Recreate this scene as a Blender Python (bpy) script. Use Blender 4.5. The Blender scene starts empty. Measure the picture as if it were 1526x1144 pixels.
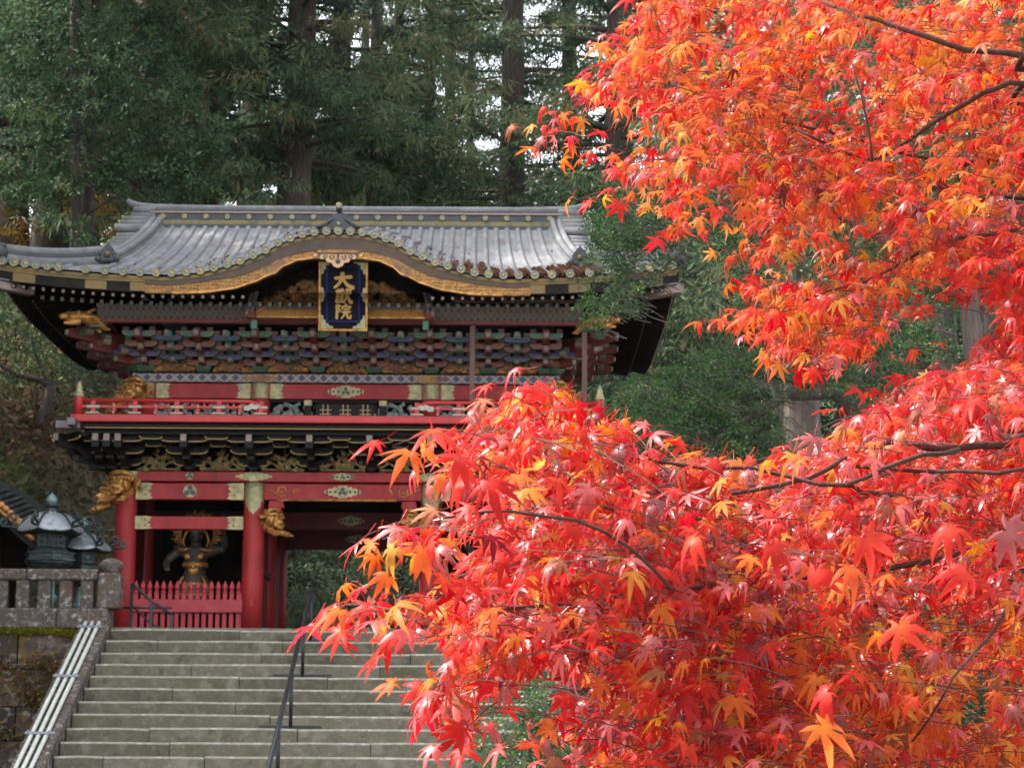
import bpy, math, random
import numpy as np
from math import sin, cos, pi, radians, sqrt, exp, floor
from mathutils import Vector, Matrix
random.seed(11)
RNG = np.random.default_rng(11)
S = bpy.context.scene
COL = S.collection

# ------------------------------------------------------------------ camera
CAM = Vector((3.5, -45.0, -2.45))
PITCH, ROLL, FPX = radians(9.8), radians(0.4), 3240.0
cd = bpy.data.cameras.new('camera')
cam = bpy.data.objects.new('camera', cd)
COL.objects.link(cam)
cd.sensor_width = 36.0
cd.lens = 36.0 * FPX / 1526.0
cd.clip_start, cd.clip_end = 0.1, 3000.0
cam.matrix_world = Matrix.Translation(CAM) @ Matrix.Rotation(pi / 2 + PITCH, 4, 'X') @ Matrix.Rotation(ROLL, 4, 'Z')
cd.dof.use_dof = True
cd.dof.focus_distance = 6.0
cd.dof.aperture_fstop = 22.0
S.camera = cam

# ------------------------------------------------------------------ light
SUN_EL, SUN_AZ = radians(50), radians(-88)          # azimuth from +Y towards +X
sun_dir = Vector((sin(SUN_AZ) * cos(SUN_EL), cos(SUN_AZ) * cos(SUN_EL), sin(SUN_EL)))
w = bpy.data.worlds.new('World'); S.world = w; w.use_nodes = True
nt = w.node_tree; nt.nodes.clear()
sky = nt.nodes.new('ShaderNodeTexSky'); sky.sky_type = 'NISHITA'; sky.sun_disc = False
sky.sun_elevation = SUN_EL; sky.sun_rotation = SUN_AZ
sky.air_density = 1.0; sky.dust_density = 6.0; sky.ozone_density = 0.6; sky.altitude = 600
bg = nt.nodes.new('ShaderNodeBackground'); bg.inputs[1].default_value = 0.15
wo = nt.nodes.new('ShaderNodeOutputWorld')
hs = nt.nodes.new('ShaderNodeHueSaturation'); hs.inputs['Saturation'].default_value = 0.30      # thin overcast: white rather than blue sky
nt.links.new(sky.outputs[0], hs.inputs['Color']); nt.links.new(hs.outputs[0], bg.inputs[0]); nt.links.new(bg.outputs[0], wo.inputs[0])
sd = bpy.data.lights.new('sun', 'SUN'); sd.energy = 2.05; sd.angle = radians(0.6); sd.color = (1.0, 0.94, 0.86)
so = bpy.data.objects.new('sun', sd); COL.objects.link(so)
so.rotation_euler = sun_dir.to_track_quat('Z', 'Y').to_euler(); so.location = (0, 0, 60)
S.view_settings.view_transform = 'Standard'; S.view_settings.look = 'None'
S.view_settings.gamma = 1.0; S.view_settings.use_curve_mapping = False
S.view_settings.exposure = 2.2
S.render.engine = 'CYCLES'
S.cycles.use_denoising = True
S.cycles.max_bounces = 8; S.cycles.transparent_max_bounces = 6
S.cycles.volume_bounces = 0

# ------------------------------------------------------------------ helpers
_fw = Vector((0, cos(PITCH), sin(PITCH))); _u0 = Vector((0, -sin(PITCH), cos(PITCH))); _r0 = Vector((1, 0, 0))
_rt = _r0 * cos(ROLL) + _u0 * sin(ROLL); _up = _u0 * cos(ROLL) - _r0 * sin(ROLL)
def at(px, py, Y):
    """world point on the plane y = Y whose picture position is (px, py) of the 1526 x 1144 photograph"""
    d = _fw * FPX + _rt * (px - 763) - _up * (py - 572)
    return CAM + d * ((Y - CAM.y) / d.y)
def atd(px, py, D):
    return at(px, py, CAM.y + D)
def lerp(a, b, t): return a + (b - a) * t
def interp(pts, x):
    if x <= pts[0][0]: return pts[0][1]
    for (a, b), (c, d) in zip(pts, pts[1:]):
        if x <= c:
            t = (x - a) / (c - a); t = t * t * (3 - 2 * t) * .35 + t * .65
            return lerp(b, d, t)
    return pts[-1][1]

class MB:
    def __init__(s): s.v = []; s.f = []; s.m = []
    def poly(s, pts, m=0):
        n = len(s.v); s.v += [tuple(p) for p in pts]; s.f.append(tuple(range(n, n + len(pts)))); s.m.append(m)
    def box(s, c, sz, m=0, bev=0.0, rot=None, taper=1.0):
        """chamfered box, centre c, full size sz; taper scales the top"""
        hx, hy, hz = sz[0] / 2, sz[1] / 2, sz[2] / 2
        b = min(bev, hx * .9, hy * .9, hz * .9)
        c = Vector(c); n0 = len(s.v)
        def T(x, y, z):
            k = lerp(1, taper, (z + hz) / (2 * hz)) if taper != 1 else 1
            p = Vector((x * k, y * k, z))
            if rot is not None: p = rot @ p
            return tuple(p + c)
        if b <= 0:
            for sx in (-1, 1):
                for sy in (-1, 1):
                    for sz_ in (-1, 1): s.v.append(T(sx * hx, sy * hy, sz_ * hz))
            for q in ((0, 1, 3, 2), (4, 6, 7, 5), (0, 4, 5, 1), (2, 3, 7, 6), (0, 2, 6, 4), (1, 5, 7, 3)):
                s.f.append(tuple(n0 + i for i in q)); s.m.append(m)
            return s
        idx = {}
        for sx in (-1, 1):
            for sy in (-1, 1):
                for sq in (-1, 1):
                    for a, p in enumerate(((sx * hx, sy * (hy - b), sq * (hz - b)), (sx * (hx - b), sy * hy, sq * (hz - b)), (sx * (hx - b), sy * (hy - b), sq * hz))):
                        idx[(sx, sy, sq, a)] = len(s.v); s.v.append(T(*p))
        def add(q, flip):
            s.f.append(tuple(q[::-1]) if flip else tuple(q)); s.m.append(m)
        for g in (-1, 1):
            add([idx[(g, -1, -1, 0)], idx[(g, 1, -1, 0)], idx[(g, 1, 1, 0)], idx[(g, -1, 1, 0)]], g < 0)
            add([idx[(-1, g, -1, 1)], idx[(1, g, -1, 1)], idx[(1, g, 1, 1)], idx[(-1, g, 1, 1)]], g > 0)
            add([idx[(-1, -1, g, 2)], idx[(1, -1, g, 2)], idx[(1, 1, g, 2)], idx[(-1, 1, g, 2)]], g < 0)
        for a in (-1, 1):
            for d in (-1, 1):
                add([idx[(a, d, -1, 0)], idx[(a, d, 1, 0)], idx[(a, d, 1, 1)], idx[(a, d, -1, 1)]], a * d > 0)
                add([idx[(a, -1, d, 0)], idx[(a, 1, d, 0)], idx[(a, 1, d, 2)], idx[(a, -1, d, 2)]], a * d < 0)
                add([idx[(-1, a, d, 1)], idx[(1, a, d, 1)], idx[(1, a, d, 2)], idx[(-1, a, d, 2)]], a * d > 0)
                for e in (-1, 1):
                    add([idx[(a, d, e, 0)], idx[(a, d, e, 1)], idx[(a, d, e, 2)]], a * d * e < 0)
        return s
    def tube(s, path, rad, n=8, m=0, cap=True, up=(0, 0, 1)):
        P = [Vector(p) for p in path]; k = len(P)
        R = rad if isinstance(rad, (list, tuple)) else [rad] * k
        n0 = len(s.v); u = None
        for i in range(k):
            t = (P[min(i + 1, k - 1)] - P[max(i - 1, 0)])
            t = t.normalized() if t.length > 1e-9 else Vector((0, 0, 1))
            if u is None:
                u = t.orthogonal().normalized() if abs(t.dot(Vector(up))) > .98 else (Vector(up) - t * t.dot(Vector(up))).normalized()
            else:
                u = (u - t * u.dot(t)); u = u.normalized() if u.length > 1e-6 else t.orthogonal().normalized()
            w_ = t.cross(u)
            for j in range(n):
                a = 2 * pi * j / n
                s.v.append(tuple(P[i] + (u * cos(a) + w_ * sin(a)) * R[i]))
        for i in range(k - 1):
            for j in range(n):
                a, b = n0 + i * n + j, n0 + i * n + (j + 1) % n
                s.f.append((a, b, b + n, a + n)); s.m.append(m)
        if cap:
            s.f.append(tuple(n0 + j for j in range(n))[::-1]); s.m.append(m)
            s.f.append(tuple(n0 + (k - 1) * n + j for j in range(n))); s.m.append(m)
        return s
    def lathe(s, prof, n=16, c=(0, 0, 0), m=0, axis='Z', star=None):
        n0 = len(s.v); k = len(prof)
        for (r, z) in prof:
            for j in range(n):
                a = 2 * pi * j / n + (pi / n if n <= 8 else 0)
                rr = r * (star(a) if star else 1)
                p = (rr * cos(a), rr * sin(a), z)
                if axis == 'Y': p = (p[0], -p[2], p[1])
                elif axis == 'X': p = (p[2], p[0], p[1])
                s.v.append((p[0] + c[0], p[1] + c[1], p[2] + c[2]))
        for i in range(k - 1):
            for j in range(n):
                a, b = n0 + i * n + j, n0 + i * n + (j + 1) % n
                s.f.append((a, b, b + n, a + n)); s.m.append(m)
        s.f.append(tuple(n0 + j for j in range(n))[::-1]); s.m.append(m)
        s.f.append(tuple(n0 + (k - 1) * n + j for j in range(n))); s.m.append(m)
        return s
    def prism(s, pts, y0, y1, m=0, plane='XZ'):
        """outline pts (counter-clockwise) in XZ extruded from y0 (front) to y1"""
        n = len(pts); n0 = len(s.v)
        def T(p, y):
            return (p[0], y, p[1]) if plane == 'XZ' else ((y, p[0], p[1]) if plane == 'YZ' else (p[0], p[1], y))
        for y in (y0, y1): s.v += [T(p, y) for p in pts]
        s.f.append(tuple(range(n0, n0 + n))); s.m.append(m)
        s.f.append(tuple(range(n0 + 2 * n - 1, n0 + n - 1, -1))); s.m.append(m)
        for i in range(n):
            j = (i + 1) % n
            s.f.append((n0 + j, n0 + i, n0 + n + i, n0 + n + j)); s.m.append(m)
        return s
    def grid(s, fn, nu, nv, m=0, thick=None):
        n0 = len(s.v)
        for i in range(nu + 1):
            for j in range(nv + 1): s.v.append(tuple(fn(i / nu, j / nv)))
        for i in range(nu):
            for j in range(nv):
                a = n0 + i * (nv + 1) + j
                s.f.append((a, a + nv + 1, a + nv + 2, a + 1)); s.m.append(m)
        return s
    def ball(s, c, r, n=8, m=0, sc=(1, 1, 1)):
        n0 = len(s.v); k = max(4, n // 2 + 1)
        for i in range(1, k):
            t = pi * i / k
            for j in range(n):
                a = 2 * pi * j / n
                s.v.append((c[0] + r * sc[0] * sin(t) * cos(a), c[1] + r * sc[1] * sin(t) * sin(a), c[2] + r * sc[2] * cos(t)))
        top, bot = len(s.v), len(s.v) + 1
        s.v += [(c[0], c[1], c[2] + r * sc[2]), (c[0], c[1], c[2] - r * sc[2])]
        for i in range(k - 2):
            for j in range(n):
                a, b = n0 + i * n + j, n0 + i * n + (j + 1) % n
                s.f.append((a, a + n, b + n, b)); s.m.append(m)
        for j in range(n):
            s.f.append((top, n0 + j, n0 + (j + 1) % n)); s.m.append(m)
            s.f.append((bot, n0 + (k - 2) * n + (j + 1) % n, n0 + (k - 2) * n + j)); s.m.append(m)
        return s
    def move(s, M, start=0):
        for i in range(start, len(s.v)): s.v[i] = tuple(M @ Vector(s.v[i]))
        return s
    def mesh(s, name, mats, smooth=False):
        me = bpy.data.meshes.new(name); me.from_pydata(s.v, [], s.f)
        for q in (mats if isinstance(mats, (list, tuple)) else [mats]): me.materials.append(q)
        me.polygons.foreach_set('material_index', s.m)
        if smooth: me.polygons.foreach_set('use_smooth', [True] * len(s.f))
        me.update()
        return me

def tag(o, label=None, cat=None, group=None, kind=None):
    for k, v in (('label', label), ('category', cat), ('group', group), ('kind', kind)):
        if v: o[k] = v
    return o
def put(name, me, parent=None, loc=(0, 0, 0), rot=(0, 0, 0), sc=(1, 1, 1), **kw):
    o = bpy.data.objects.new(name, me); COL.objects.link(o)
    o.parent = parent; o.location = loc; o.rotation_euler = rot; o.scale = sc
    return tag(o, **kw)
def build(name, mb, mats, parent=None, smooth=False, **kw):
    tg = {k: kw.pop(k) for k in ('label', 'cat', 'group', 'kind') if k in kw}
    return put(name, mb.mesh(name, mats, smooth), parent, **kw, **tg)
def empty(name, loc=(0, 0, 0), rotz=0, **kw):
    o = bpy.data.objects.new(name, None); COL.objects.link(o); o.location = loc; o.rotation_euler = (0, 0, rotz)
    o.empty_display_size = .2
    return tag(o, **kw)
def dup(o, parent=None, **kw):
    c = o.copy(); COL.objects.link(c); c.parent = parent
    for ch in o.children: dup(ch, c)
    return tag(c, **kw)
def mesh_np(name, V, F, mats, mi=None, tint=None, smooth=False, rad=None):
    me = bpy.data.meshes.new(name)
    V = np.asarray(V, np.float32); F = np.asarray(F, np.int32); k = F.shape[1]
    me.vertices.add(len(V)); me.vertices.foreach_set('co', V.ravel())
    me.loops.add(F.size); me.loops.foreach_set('vertex_index', F.ravel())
    me.polygons.add(len(F)); me.polygons.foreach_set('loop_start', np.arange(0, F.size, k, dtype=np.int32))
    try: me.polygons.foreach_set('loop_total', np.full(len(F), k, np.int32))
    except Exception: pass
    for q in mats: me.materials.append(q)
    if mi is not None: me.polygons.foreach_set('material_index', np.asarray(mi, np.int32))
    if smooth: me.polygons.foreach_set('use_smooth', np.ones(len(F), bool))
    if rad is not None:
        a = me.attributes.new('rad', 'FLOAT', 'POINT'); a.data.foreach_set('value', np.asarray(rad, np.float32))
    if tint is not None:
        a = me.attributes.new('tint', 'FLOAT', 'POINT'); a.data.foreach_set('value', np.asarray(tint, np.float32))
    me.update(calc_edges=True)
    return me
def remesh(mb, name, mats, voxel=.03, smooth_it=2, disp=0, dscale=.1):
    """fuse overlapping lumps into one continuous surface"""
    me = mb.mesh(name + '_src', mats); o = bpy.data.objects.new('tmp', me); COL.objects.link(o)
    r = o.modifiers.new('r', 'REMESH'); r.mode = 'VOXEL'; r.voxel_size = voxel; r.use_smooth_shade = True
    if smooth_it:
        q = o.modifiers.new('s', 'SMOOTH'); q.iterations = smooth_it; q.factor = .5
    if disp:
        tx = bpy.data.textures.new(name, 'CLOUDS'); tx.noise_scale = dscale; tx.noise_depth = 3
        d = o.modifiers.new('d', 'DISPLACE'); d.texture = tx; d.strength = disp; d.mid_level = .5
    dg = bpy.context.evaluated_depsgraph_get()
    out = bpy.data.meshes.new_from_object(o.evaluated_get(dg)); out.name = name
    bpy.data.objects.remove(o); bpy.data.meshes.remove(me)
    return out

# ------------------------------------------------------------------ materials
def mat(name, c1, c2=None, c3=None, scale=3.0, rough=.6, metal=0.0, bump=0.0, bscale=None, spec=.5, lo=.35, hi=.65, detail=6, stretch=None, coat=0, rvar=.12):
    m = bpy.data.materials.new(name); m.use_nodes = True
    t = m.node_tree; N = t.nodes; L = t.links
    b = N['Principled BSDF']
    b.inputs['Roughness'].default_value = rough; b.inputs['Metallic'].default_value = metal
    b.inputs['Specular IOR Level'].default_value = spec; b.inputs['Coat Weight'].default_value = coat
    g = N.new('ShaderNodeNewGeometry'); vec = g.outputs['Position']
    if stretch:
        mp = N.new('ShaderNodeMapping'); mp.inputs['Scale'].default_value = stretch
        L.new(vec, mp.inputs['Vector']); vec = mp.outputs[0]
    c2 = c2 or tuple(x * .75 for x in c1)
    nz = N.new('ShaderNodeTexNoise'); nz.inputs['Scale'].default_value = scale; nz.inputs['Detail'].default_value = detail
    nz.inputs['Roughness'].default_value = .6
    L.new(vec, nz.inputs['Vector'])
    cr = N.new('ShaderNodeValToRGB'); e = cr.color_ramp.elements
    e[0].position = lo; e[0].color = (*c1, 1); e[1].position = hi; e[1].color = (*c2, 1)
    if c3:
        q = e.new((lo + hi) / 2); q.color = (*c2, 1); e[2].color = (*c3, 1)
    L.new(nz.outputs['Fac'], cr.inputs[0]); L.new(cr.outputs[0], b.inputs['Base Color'])
    if rvar:
        mr = N.new('ShaderNodeMapRange'); mr.inputs['To Min'].default_value = max(.05, rough - rvar); mr.inputs['To Max'].default_value = min(1, rough + rvar)
        L.new(nz.outputs['Fac'], mr.inputs['Value']); L.new(mr.outputs[0], b.inputs['Roughness'])
    if bump:
        n2 = N.new('ShaderNodeTexNoise'); n2.inputs['Scale'].default_value = bscale or scale * 6; n2.inputs['Detail'].default_value = 8
        L.new(vec, n2.inputs['Vector'])
        bp = N.new('ShaderNodeBump'); bp.inputs['Strength'].default_value = bump; bp.inputs['Distance'].default_value = .03
        L.new(n2.outputs['Fac'], bp.inputs['Height']); L.new(bp.outputs[0], b.inputs['Normal'])
    return m
def vary(m, amt=.35):
    """each stone its own tone"""
    t = m.node_tree; N = t.nodes; L = t.links; b = N['Principled BSDF']; old = b.inputs['Base Color'].links[0].from_socket
    oi = N.new('ShaderNodeObjectInfo'); mr = N.new('ShaderNodeMapRange'); mr.inputs['To Min'].default_value = 1 - amt; mr.inputs['To Max'].default_value = 1 + amt * .6
    L.new(oi.outputs['Random'], mr.inputs['Value']); hs = N.new('ShaderNodeHueSaturation'); L.new(mr.outputs[0], hs.inputs['Value']); L.new(old, hs.inputs['Color']); L.new(hs.outputs[0], b.inputs['Base Color'])
    return m
def splotch(m, col, scale, lo, hi, rough=None, detail=8):
    """second layer of lichen / moss / dirt over a material's base colour"""
    t = m.node_tree; N = t.nodes; L = t.links; b = N['Principled BSDF']
    old = b.inputs['Base Color'].links[0].from_socket
    g = N.new('ShaderNodeNewGeometry'); nz = N.new('ShaderNodeTexNoise'); nz.inputs['Scale'].default_value = scale; nz.inputs['Detail'].default_value = detail
    nz.inputs['Roughness'].default_value = .65
    ad = N.new('ShaderNodeVectorMath'); ad.inputs[1].default_value = (scale * 3.7, 11.3, 5.1)
    L.new(g.outputs['Position'], ad.inputs[0]); L.new(ad.outputs[0], nz.inputs['Vector'])
    mr = N.new('ShaderNodeMapRange'); mr.inputs['From Min'].default_value = lo; mr.inputs['From Max'].default_value = hi
    L.new(nz.outputs['Fac'], mr.inputs['Value'])
    mx = N.new('ShaderNodeMix'); mx.data_type = 'RGBA'; mx.inputs[7].default_value = (*col, 1)
    L.new(mr.outputs[0], mx.inputs[0]); L.new(old, mx.inputs[6]); L.new(mx.outputs[2], b.inputs['Base Color'])
    return m
def leafmat(name, ramp, trans=.35, rough=.5, spec=.4, objrand=0.0, back=None, nscale=0, heart=None):
    """leaf: colour from the per-leaf 'tint' attribute, light passes through"""
    m = bpy.data.materials.new(name); m.use_nodes = True
    t = m.node_tree; N = t.nodes; L = t.links; b = N['Principled BSDF']; out = N['Material Output']
    b.inputs['Roughness'].default_value = rough; b.inputs['Specular IOR Level'].default_value = spec
    a = N.new('ShaderNodeAttribute'); a.attribute_name = 'tint'; fac = a.outputs['Fac']
    if objrand:
        oi = N.new('ShaderNodeObjectInfo'); ma = N.new('ShaderNodeMath'); ma.operation = 'MULTIPLY_ADD'
        ma.inputs[1].default_value = objrand; L.new(oi.outputs['Random'], ma.inputs[0]); L.new(fac, ma.inputs[2]); fac = ma.outputs[0]
    if nscale:
        g = N.new('ShaderNodeNewGeometry'); nz = N.new('ShaderNodeTexNoise'); nz.inputs['Scale'].default_value = nscale; nz.inputs['Detail'].default_value = 3
        L.new(g.outputs['Position'], nz.inputs['Vector'])
        mb_ = N.new('ShaderNodeMath'); mb_.operation = 'MULTIPLY_ADD'; mb_.inputs[1].default_value = .5; 
        L.new(nz.outputs['Fac'], mb_.inputs[0]); 
        sb = N.new('ShaderNodeMath'); sb.operation = 'SUBTRACT'; sb.inputs[1].default_value = .25; L.new(fac, sb.inputs[0]); L.new(sb.outputs[0], mb_.inputs[2]); fac = mb_.outputs[0]
    cr = N.new('ShaderNodeValToRGB'); e = cr.color_ramp.elements
    while len(e) < len(ramp): e.new(.5)
    for q, (p, c) in zip(e, ramp): q.position = p; q.color = (*c, 1)
    L.new(fac, cr.inputs[0]); colr = cr.outputs[0]
    if heart:      # paler heart of the blade, browned lobe tips
        ra = N.new('ShaderNodeAttribute'); ra.attribute_name = 'rad'
        for fr0, fr1, colx, amt in ((.34, .0, heart, .75), (.80, 1.06, (.16, .03, .02), .8)):
            mr = N.new('ShaderNodeMapRange'); mr.inputs['From Min'].default_value = fr0; mr.inputs['From Max'].default_value = fr1; mr.inputs['To Max'].default_value = amt
            mt = N.new('ShaderNodeMath'); mt.operation = 'MULTIPLY'; L.new(ra.outputs['Fac'], mr.inputs['Value']); L.new(mr.outputs[0], mt.inputs[0]); L.new(a.outputs['Fac'], mt.inputs[1])
            mx0 = N.new('ShaderNodeMix'); mx0.data_type = 'RGBA'; mx0.inputs[7].default_value = (*colx, 1); L.new(mt.outputs[0], mx0.inputs[0]); L.new(colr, mx0.inputs[6]); colr = mx0.outputs[2]
    if back:
        g2 = N.new('ShaderNodeNewGeometry'); mx = N.new('ShaderNodeMix'); mx.data_type = 'RGBA'; mx.blend_type = 'MIX'
        hs = N.new('ShaderNodeHueSaturation'); hs.inputs['Hue'].default_value = back[0]; hs.inputs['Saturation'].default_value = back[1]; hs.inputs['Value'].default_value = back[2]
        L.new(colr, hs.inputs['Color']); L.new(g2.outputs['Backfacing'], mx.inputs[0]); L.new(colr, mx.inputs[6]); L.new(hs.outputs[0], mx.inputs[7]); colr = mx.outputs[2]
    L.new(colr, b.inputs['Base Color'])
    tr = N.new('ShaderNodeBsdfTranslucent'); L.new(colr, tr.inputs['Color'])
    ms = N.new('ShaderNodeMixShader'); ms.inputs[0].default_value = trans
    L.new(b.outputs[0], ms.inputs[1]); L.new(tr.outputs[0], ms.inputs[2]); L.new(ms.outputs[0], out.inputs['Surface'])
    return m
def diamonds(m, scale, cA, cB, thr=.32):
    """painted lozenge pattern: |x|+|z| distance inside repeating cells"""
    t = m.node_tree; N = t.nodes; L = t.links; b = N['Principled BSDF']
    old = b.inputs['Base Color'].links[0].from_socket
    g = N.new('ShaderNodeNewGeometry'); mp = N.new('ShaderNodeMapping'); mp.inputs['Scale'].default_value = scale
    L.new(g.outputs['Position'], mp.inputs['Vector'])
    sx = N.new('ShaderNodeSeparateXYZ'); L.new(mp.outputs[0], sx.inputs[0])
    def pp(s):
        q = N.new('ShaderNodeMath'); q.operation = 'PINGPONG'; q.inputs[1].default_value = .5; L.new(s, q.inputs[0]); return q.outputs[0]
    ad = N.new('ShaderNodeMath'); ad.operation = 'ADD'; L.new(pp(sx.outputs[0]), ad.inputs[0]); L.new(pp(sx.outputs[2]), ad.inputs[1])
    prev = old
    for lo, hi, c in ((.40, .46, cA), (thr - .06, thr - .12, cB)):
        mr = N.new('ShaderNodeMapRange'); mr.inputs['From Min'].default_value = lo; mr.inputs['From Max'].default_value = hi
        if c is cA:
            # ring around .5
            df = N.new('ShaderNodeMath'); df.operation = 'SUBTRACT'; df.inputs[1].default_value = .5; L.new(ad.outputs[0], df.inputs[0])
            ab = N.new('ShaderNodeMath'); ab.operation = 'ABSOLUTE'; L.new(df.outputs[0], ab.inputs[0])
            mr.inputs['From Min'].default_value = .10; mr.inputs['From Max'].default_value = .06; L.new(ab.outputs[0], mr.inputs['Value'])
        else: L.new(ad.outputs[0], mr.inputs['Value'])
        mx = N.new('ShaderNodeMix'); mx.data_type = 'RGBA'; mx.inputs[7].default_value = (*c, 1)
        L.new(mr.outputs[0], mx.inputs[0]); L.new(prev, mx.inputs[6]); prev = mx.outputs[2]
    L.new(prev, b.inputs['Base Color'])
    return m

M = {}
M['red'] = mat('red_lacquer', (.42, .028, .028), (.32, .020, .022), scale=2.6, rough=.5, spec=.35, bump=.14, bscale=14, stretch=(2, 2, .5))
splotch(M['red'], (.22, .02, .022), 1.3, .52, .70); splotch(M['red'], (.50, .10, .09), 16, .62, .72)
M['redrail'] = mat('red_rail_lacquer', (.52, .030, .030), (.42, .022, .026), scale=2.5, rough=.42, bump=.06)
M['redfence'] = mat('red_fence_paint', (.46, .045, .055), (.38, .03, .04), scale=5, rough=.5, bump=.1, bscale=25)
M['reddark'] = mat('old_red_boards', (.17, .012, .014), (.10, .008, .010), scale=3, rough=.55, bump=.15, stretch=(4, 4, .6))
M['black'] = mat('black_lacquer', (.007, .006, .007), (.012, .010, .010), scale=4, spec=.18, rough=.45, bump=.08)
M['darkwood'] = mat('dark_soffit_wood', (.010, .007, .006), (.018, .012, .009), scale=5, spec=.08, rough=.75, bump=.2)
M['gold'] = mat('gold_leaf', (.68, .36, .10), (.50, .24, .06), (.30, .12, .035), scale=9, rough=.34, metal=.4, bump=.25, bscale=22)
M['goldtrim'] = mat('gold_line', (.50, .36, .15), (.40, .27, .10), scale=8, rough=.45, metal=.2)
M['brass'] = mat('patinated_brass', (.52, .43, .20), (.38, .34, .18), (.26, .26, .16), scale=9, rough=.48, metal=.35, bump=.3, bscale=40)
M['silver'] = mat('weathered_sleeve_metal', (.46, .42, .33), (.34, .32, .26), scale=12, rough=.5, metal=.3, bump=.15)
M['tile'] = mat('copper_roof_tile', (.26, .26, .268), (.17, .175, .185), (.225, .225, .22), scale=1.6, rough=.8, spec=.15, bump=.25, bscale=14)
splotch(M['tile'], (.14, .15, .14), 5, .55, .72); splotch(M['tile'], (.20, .15, .12), 2.2, .58, .72)
M['roofbed'] = mat('roof_pan_tile', (.235, .238, .25), (.15, .155, .165), scale=2.2, rough=.75, spec=.25, bump=.3, bscale=10)
def courses(m, period):
    t = m.node_tree; N = t.nodes; L = t.links; b = N['Principled BSDF']; g = N.new('ShaderNodeNewGeometry'); sx = N.new('ShaderNodeSeparateXYZ'); L.new(g.outputs['Position'], sx.inputs[0])
    dv = N.new('ShaderNodeMath'); dv.operation = 'DIVIDE'; dv.inputs[1].default_value = period; L.new(sx.outputs[1], dv.inputs[0]); fr = N.new('ShaderNodeMath'); fr.operation = 'FRACT'; L.new(dv.outputs[0], fr.inputs[0])
    bp = N.new('ShaderNodeBump'); bp.inputs['Strength'].default_value = .8; bp.inputs['Distance'].default_value = .05; L.new(fr.outputs[0], bp.inputs['Height'])
    if b.inputs['Normal'].links: L.new(b.inputs['Normal'].links[0].from_socket, bp.inputs['Normal'])
    L.new(bp.outputs[0], b.inputs['Normal']); return m
courses(M['roofbed'], .21); courses(M['tile'], .21)
splotch(M['roofbed'], (.15, .11, .085), 1.6, .52, .68); splotch(M['roofbed'], (.12, .125, .12), 6, .58, .70)
M['tileend'] = mat('gilded_eave_tile', (.28, .25, .15), (.19, .20, .16), (.38, .29, .12), scale=9, rough=.45, metal=.35, bump=.3, bscale=60)
M['darktile'] = mat('dark_ridge_tile', (.055, .06, .065), (.035, .038, .042), scale=6, rough=.4, metal=.1, bump=.2)
M['mossband'] = mat('mossy_gilt_band', (.16, .17, .11), (.26, .21, .08), (.10, .12, .08), scale=5, rough=.7, bump=.3)
M['pinkband'] = mat('copper_pink_band', (.36, .23, .18), (.30, .24, .22), scale=5, rough=.6)
M['fascia'] = mat('black_fascia', (.009, .008, .008), (.03, .02, .011), scale=2.2, rough=.55, spec=.15, lo=.45, hi=.7)
M['moldgold'] = mat('old_gold_moulding', (.22, .14, .04), (.13, .10, .04), scale=3, rough=.5, metal=.3)
def scaly(name, c1, c2, scale):
    m = mat(name, c1, c2, scale=6, rough=.42, metal=.35)
    t = m.node_tree; N = t.nodes; L = t.links; b = N['Principled BSDF']
    g = N.new('ShaderNodeNewGeometry'); vo = N.new('ShaderNodeTexVoronoi'); vo.inputs['Scale'].default_value = scale; vo.inputs['Randomness'].default_value = .35
    L.new(g.outputs['Position'], vo.inputs['Vector'])
    bp = N.new('ShaderNodeBump'); bp.inputs['Strength'].default_value = .9; bp.inputs['Distance'].default_value = .03; bp.invert = True
    L.new(vo.outputs['Distance'], bp.inputs['Height']); L.new(bp.outputs[0], b.inputs['Normal'])
    return m
M['bargegold'] = scaly('embossed_gilt', (.42, .21, .055), (.22, .10, .03), 14)
M['bargedark'] = mat('bronzed_fitting', (.12, .06, .05), (.40, .21, .06), scale=5, rough=.45, metal=.5, bump=.4, bscale=30)
M['goldpanel'] = scaly('gilt_lattice', (.42, .20, .045), (.34, .15, .035), 22)
M['stone'] = mat('step_stone', (.18, .16, .115), (.13, .118, .082), (.21, .19, .145), scale=3.5, rough=.85, bump=.45, bscale=30, spec=.3)
splotch(M['stone'], (.10, .105, .05), 1.4, .52, .75); splotch(M['stone'], (.27, .25, .20), 9, .60, .72); splotch(M['stone'], (.075, .07, .05), 3.1, .56, .70); vary(M['stone'], .22)
M['wallstone'] = mat('mossy_wall_stone', (.11, .075, .055), (.065, .048, .04), (.15, .115, .095), scale=4, rough=.9, bump=.8, bscale=14, spec=.2)
splotch(M['wallstone'], (.30, .28, .25), 6.5, .56, .64); splotch(M['wallstone'], (.19, .12, .025), 2.6, .55, .68); splotch(M['wallstone'], (.07, .09, .02), 1.7, .56, .70); vary(M['wallstone'], .4)
M['lichen'] = mat('lichened_granite', (.135, .105, .085), (.085, .068, .06), (.19, .16, .14), scale=7, rough=.9, bump=.6, bscale=26, spec=.25)
splotch(M['lichen'], (.44, .41, .37), 9, .54, .68); splotch(M['lichen'], (.11, .105, .03), 3.2, .55, .72); splotch(M['lichen'], (.12, .06, .045), 2.1, .55, .7)
M['moss'] = leafmat('moss_tuft', [(0, (.14, .17, .012)), (.6, (.30, .30, .02)), (1, (.38, .28, .05))], trans=.2, rough=.9, spec=.1)
M['bronze'] = mat('verdigris_bronze', (.050, .066, .062), (.030, .040, .040), (.085, .125, .112), scale=6, rough=.45, metal=.45, bump=.3, bscale=30)
M['bronzeroof'] = mat('pale_bronze_cap', (.27, .29, .32), (.37, .39, .42), (.18, .25, .24), scale=5, rough=.4, metal=.4, bump=.15)
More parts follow.
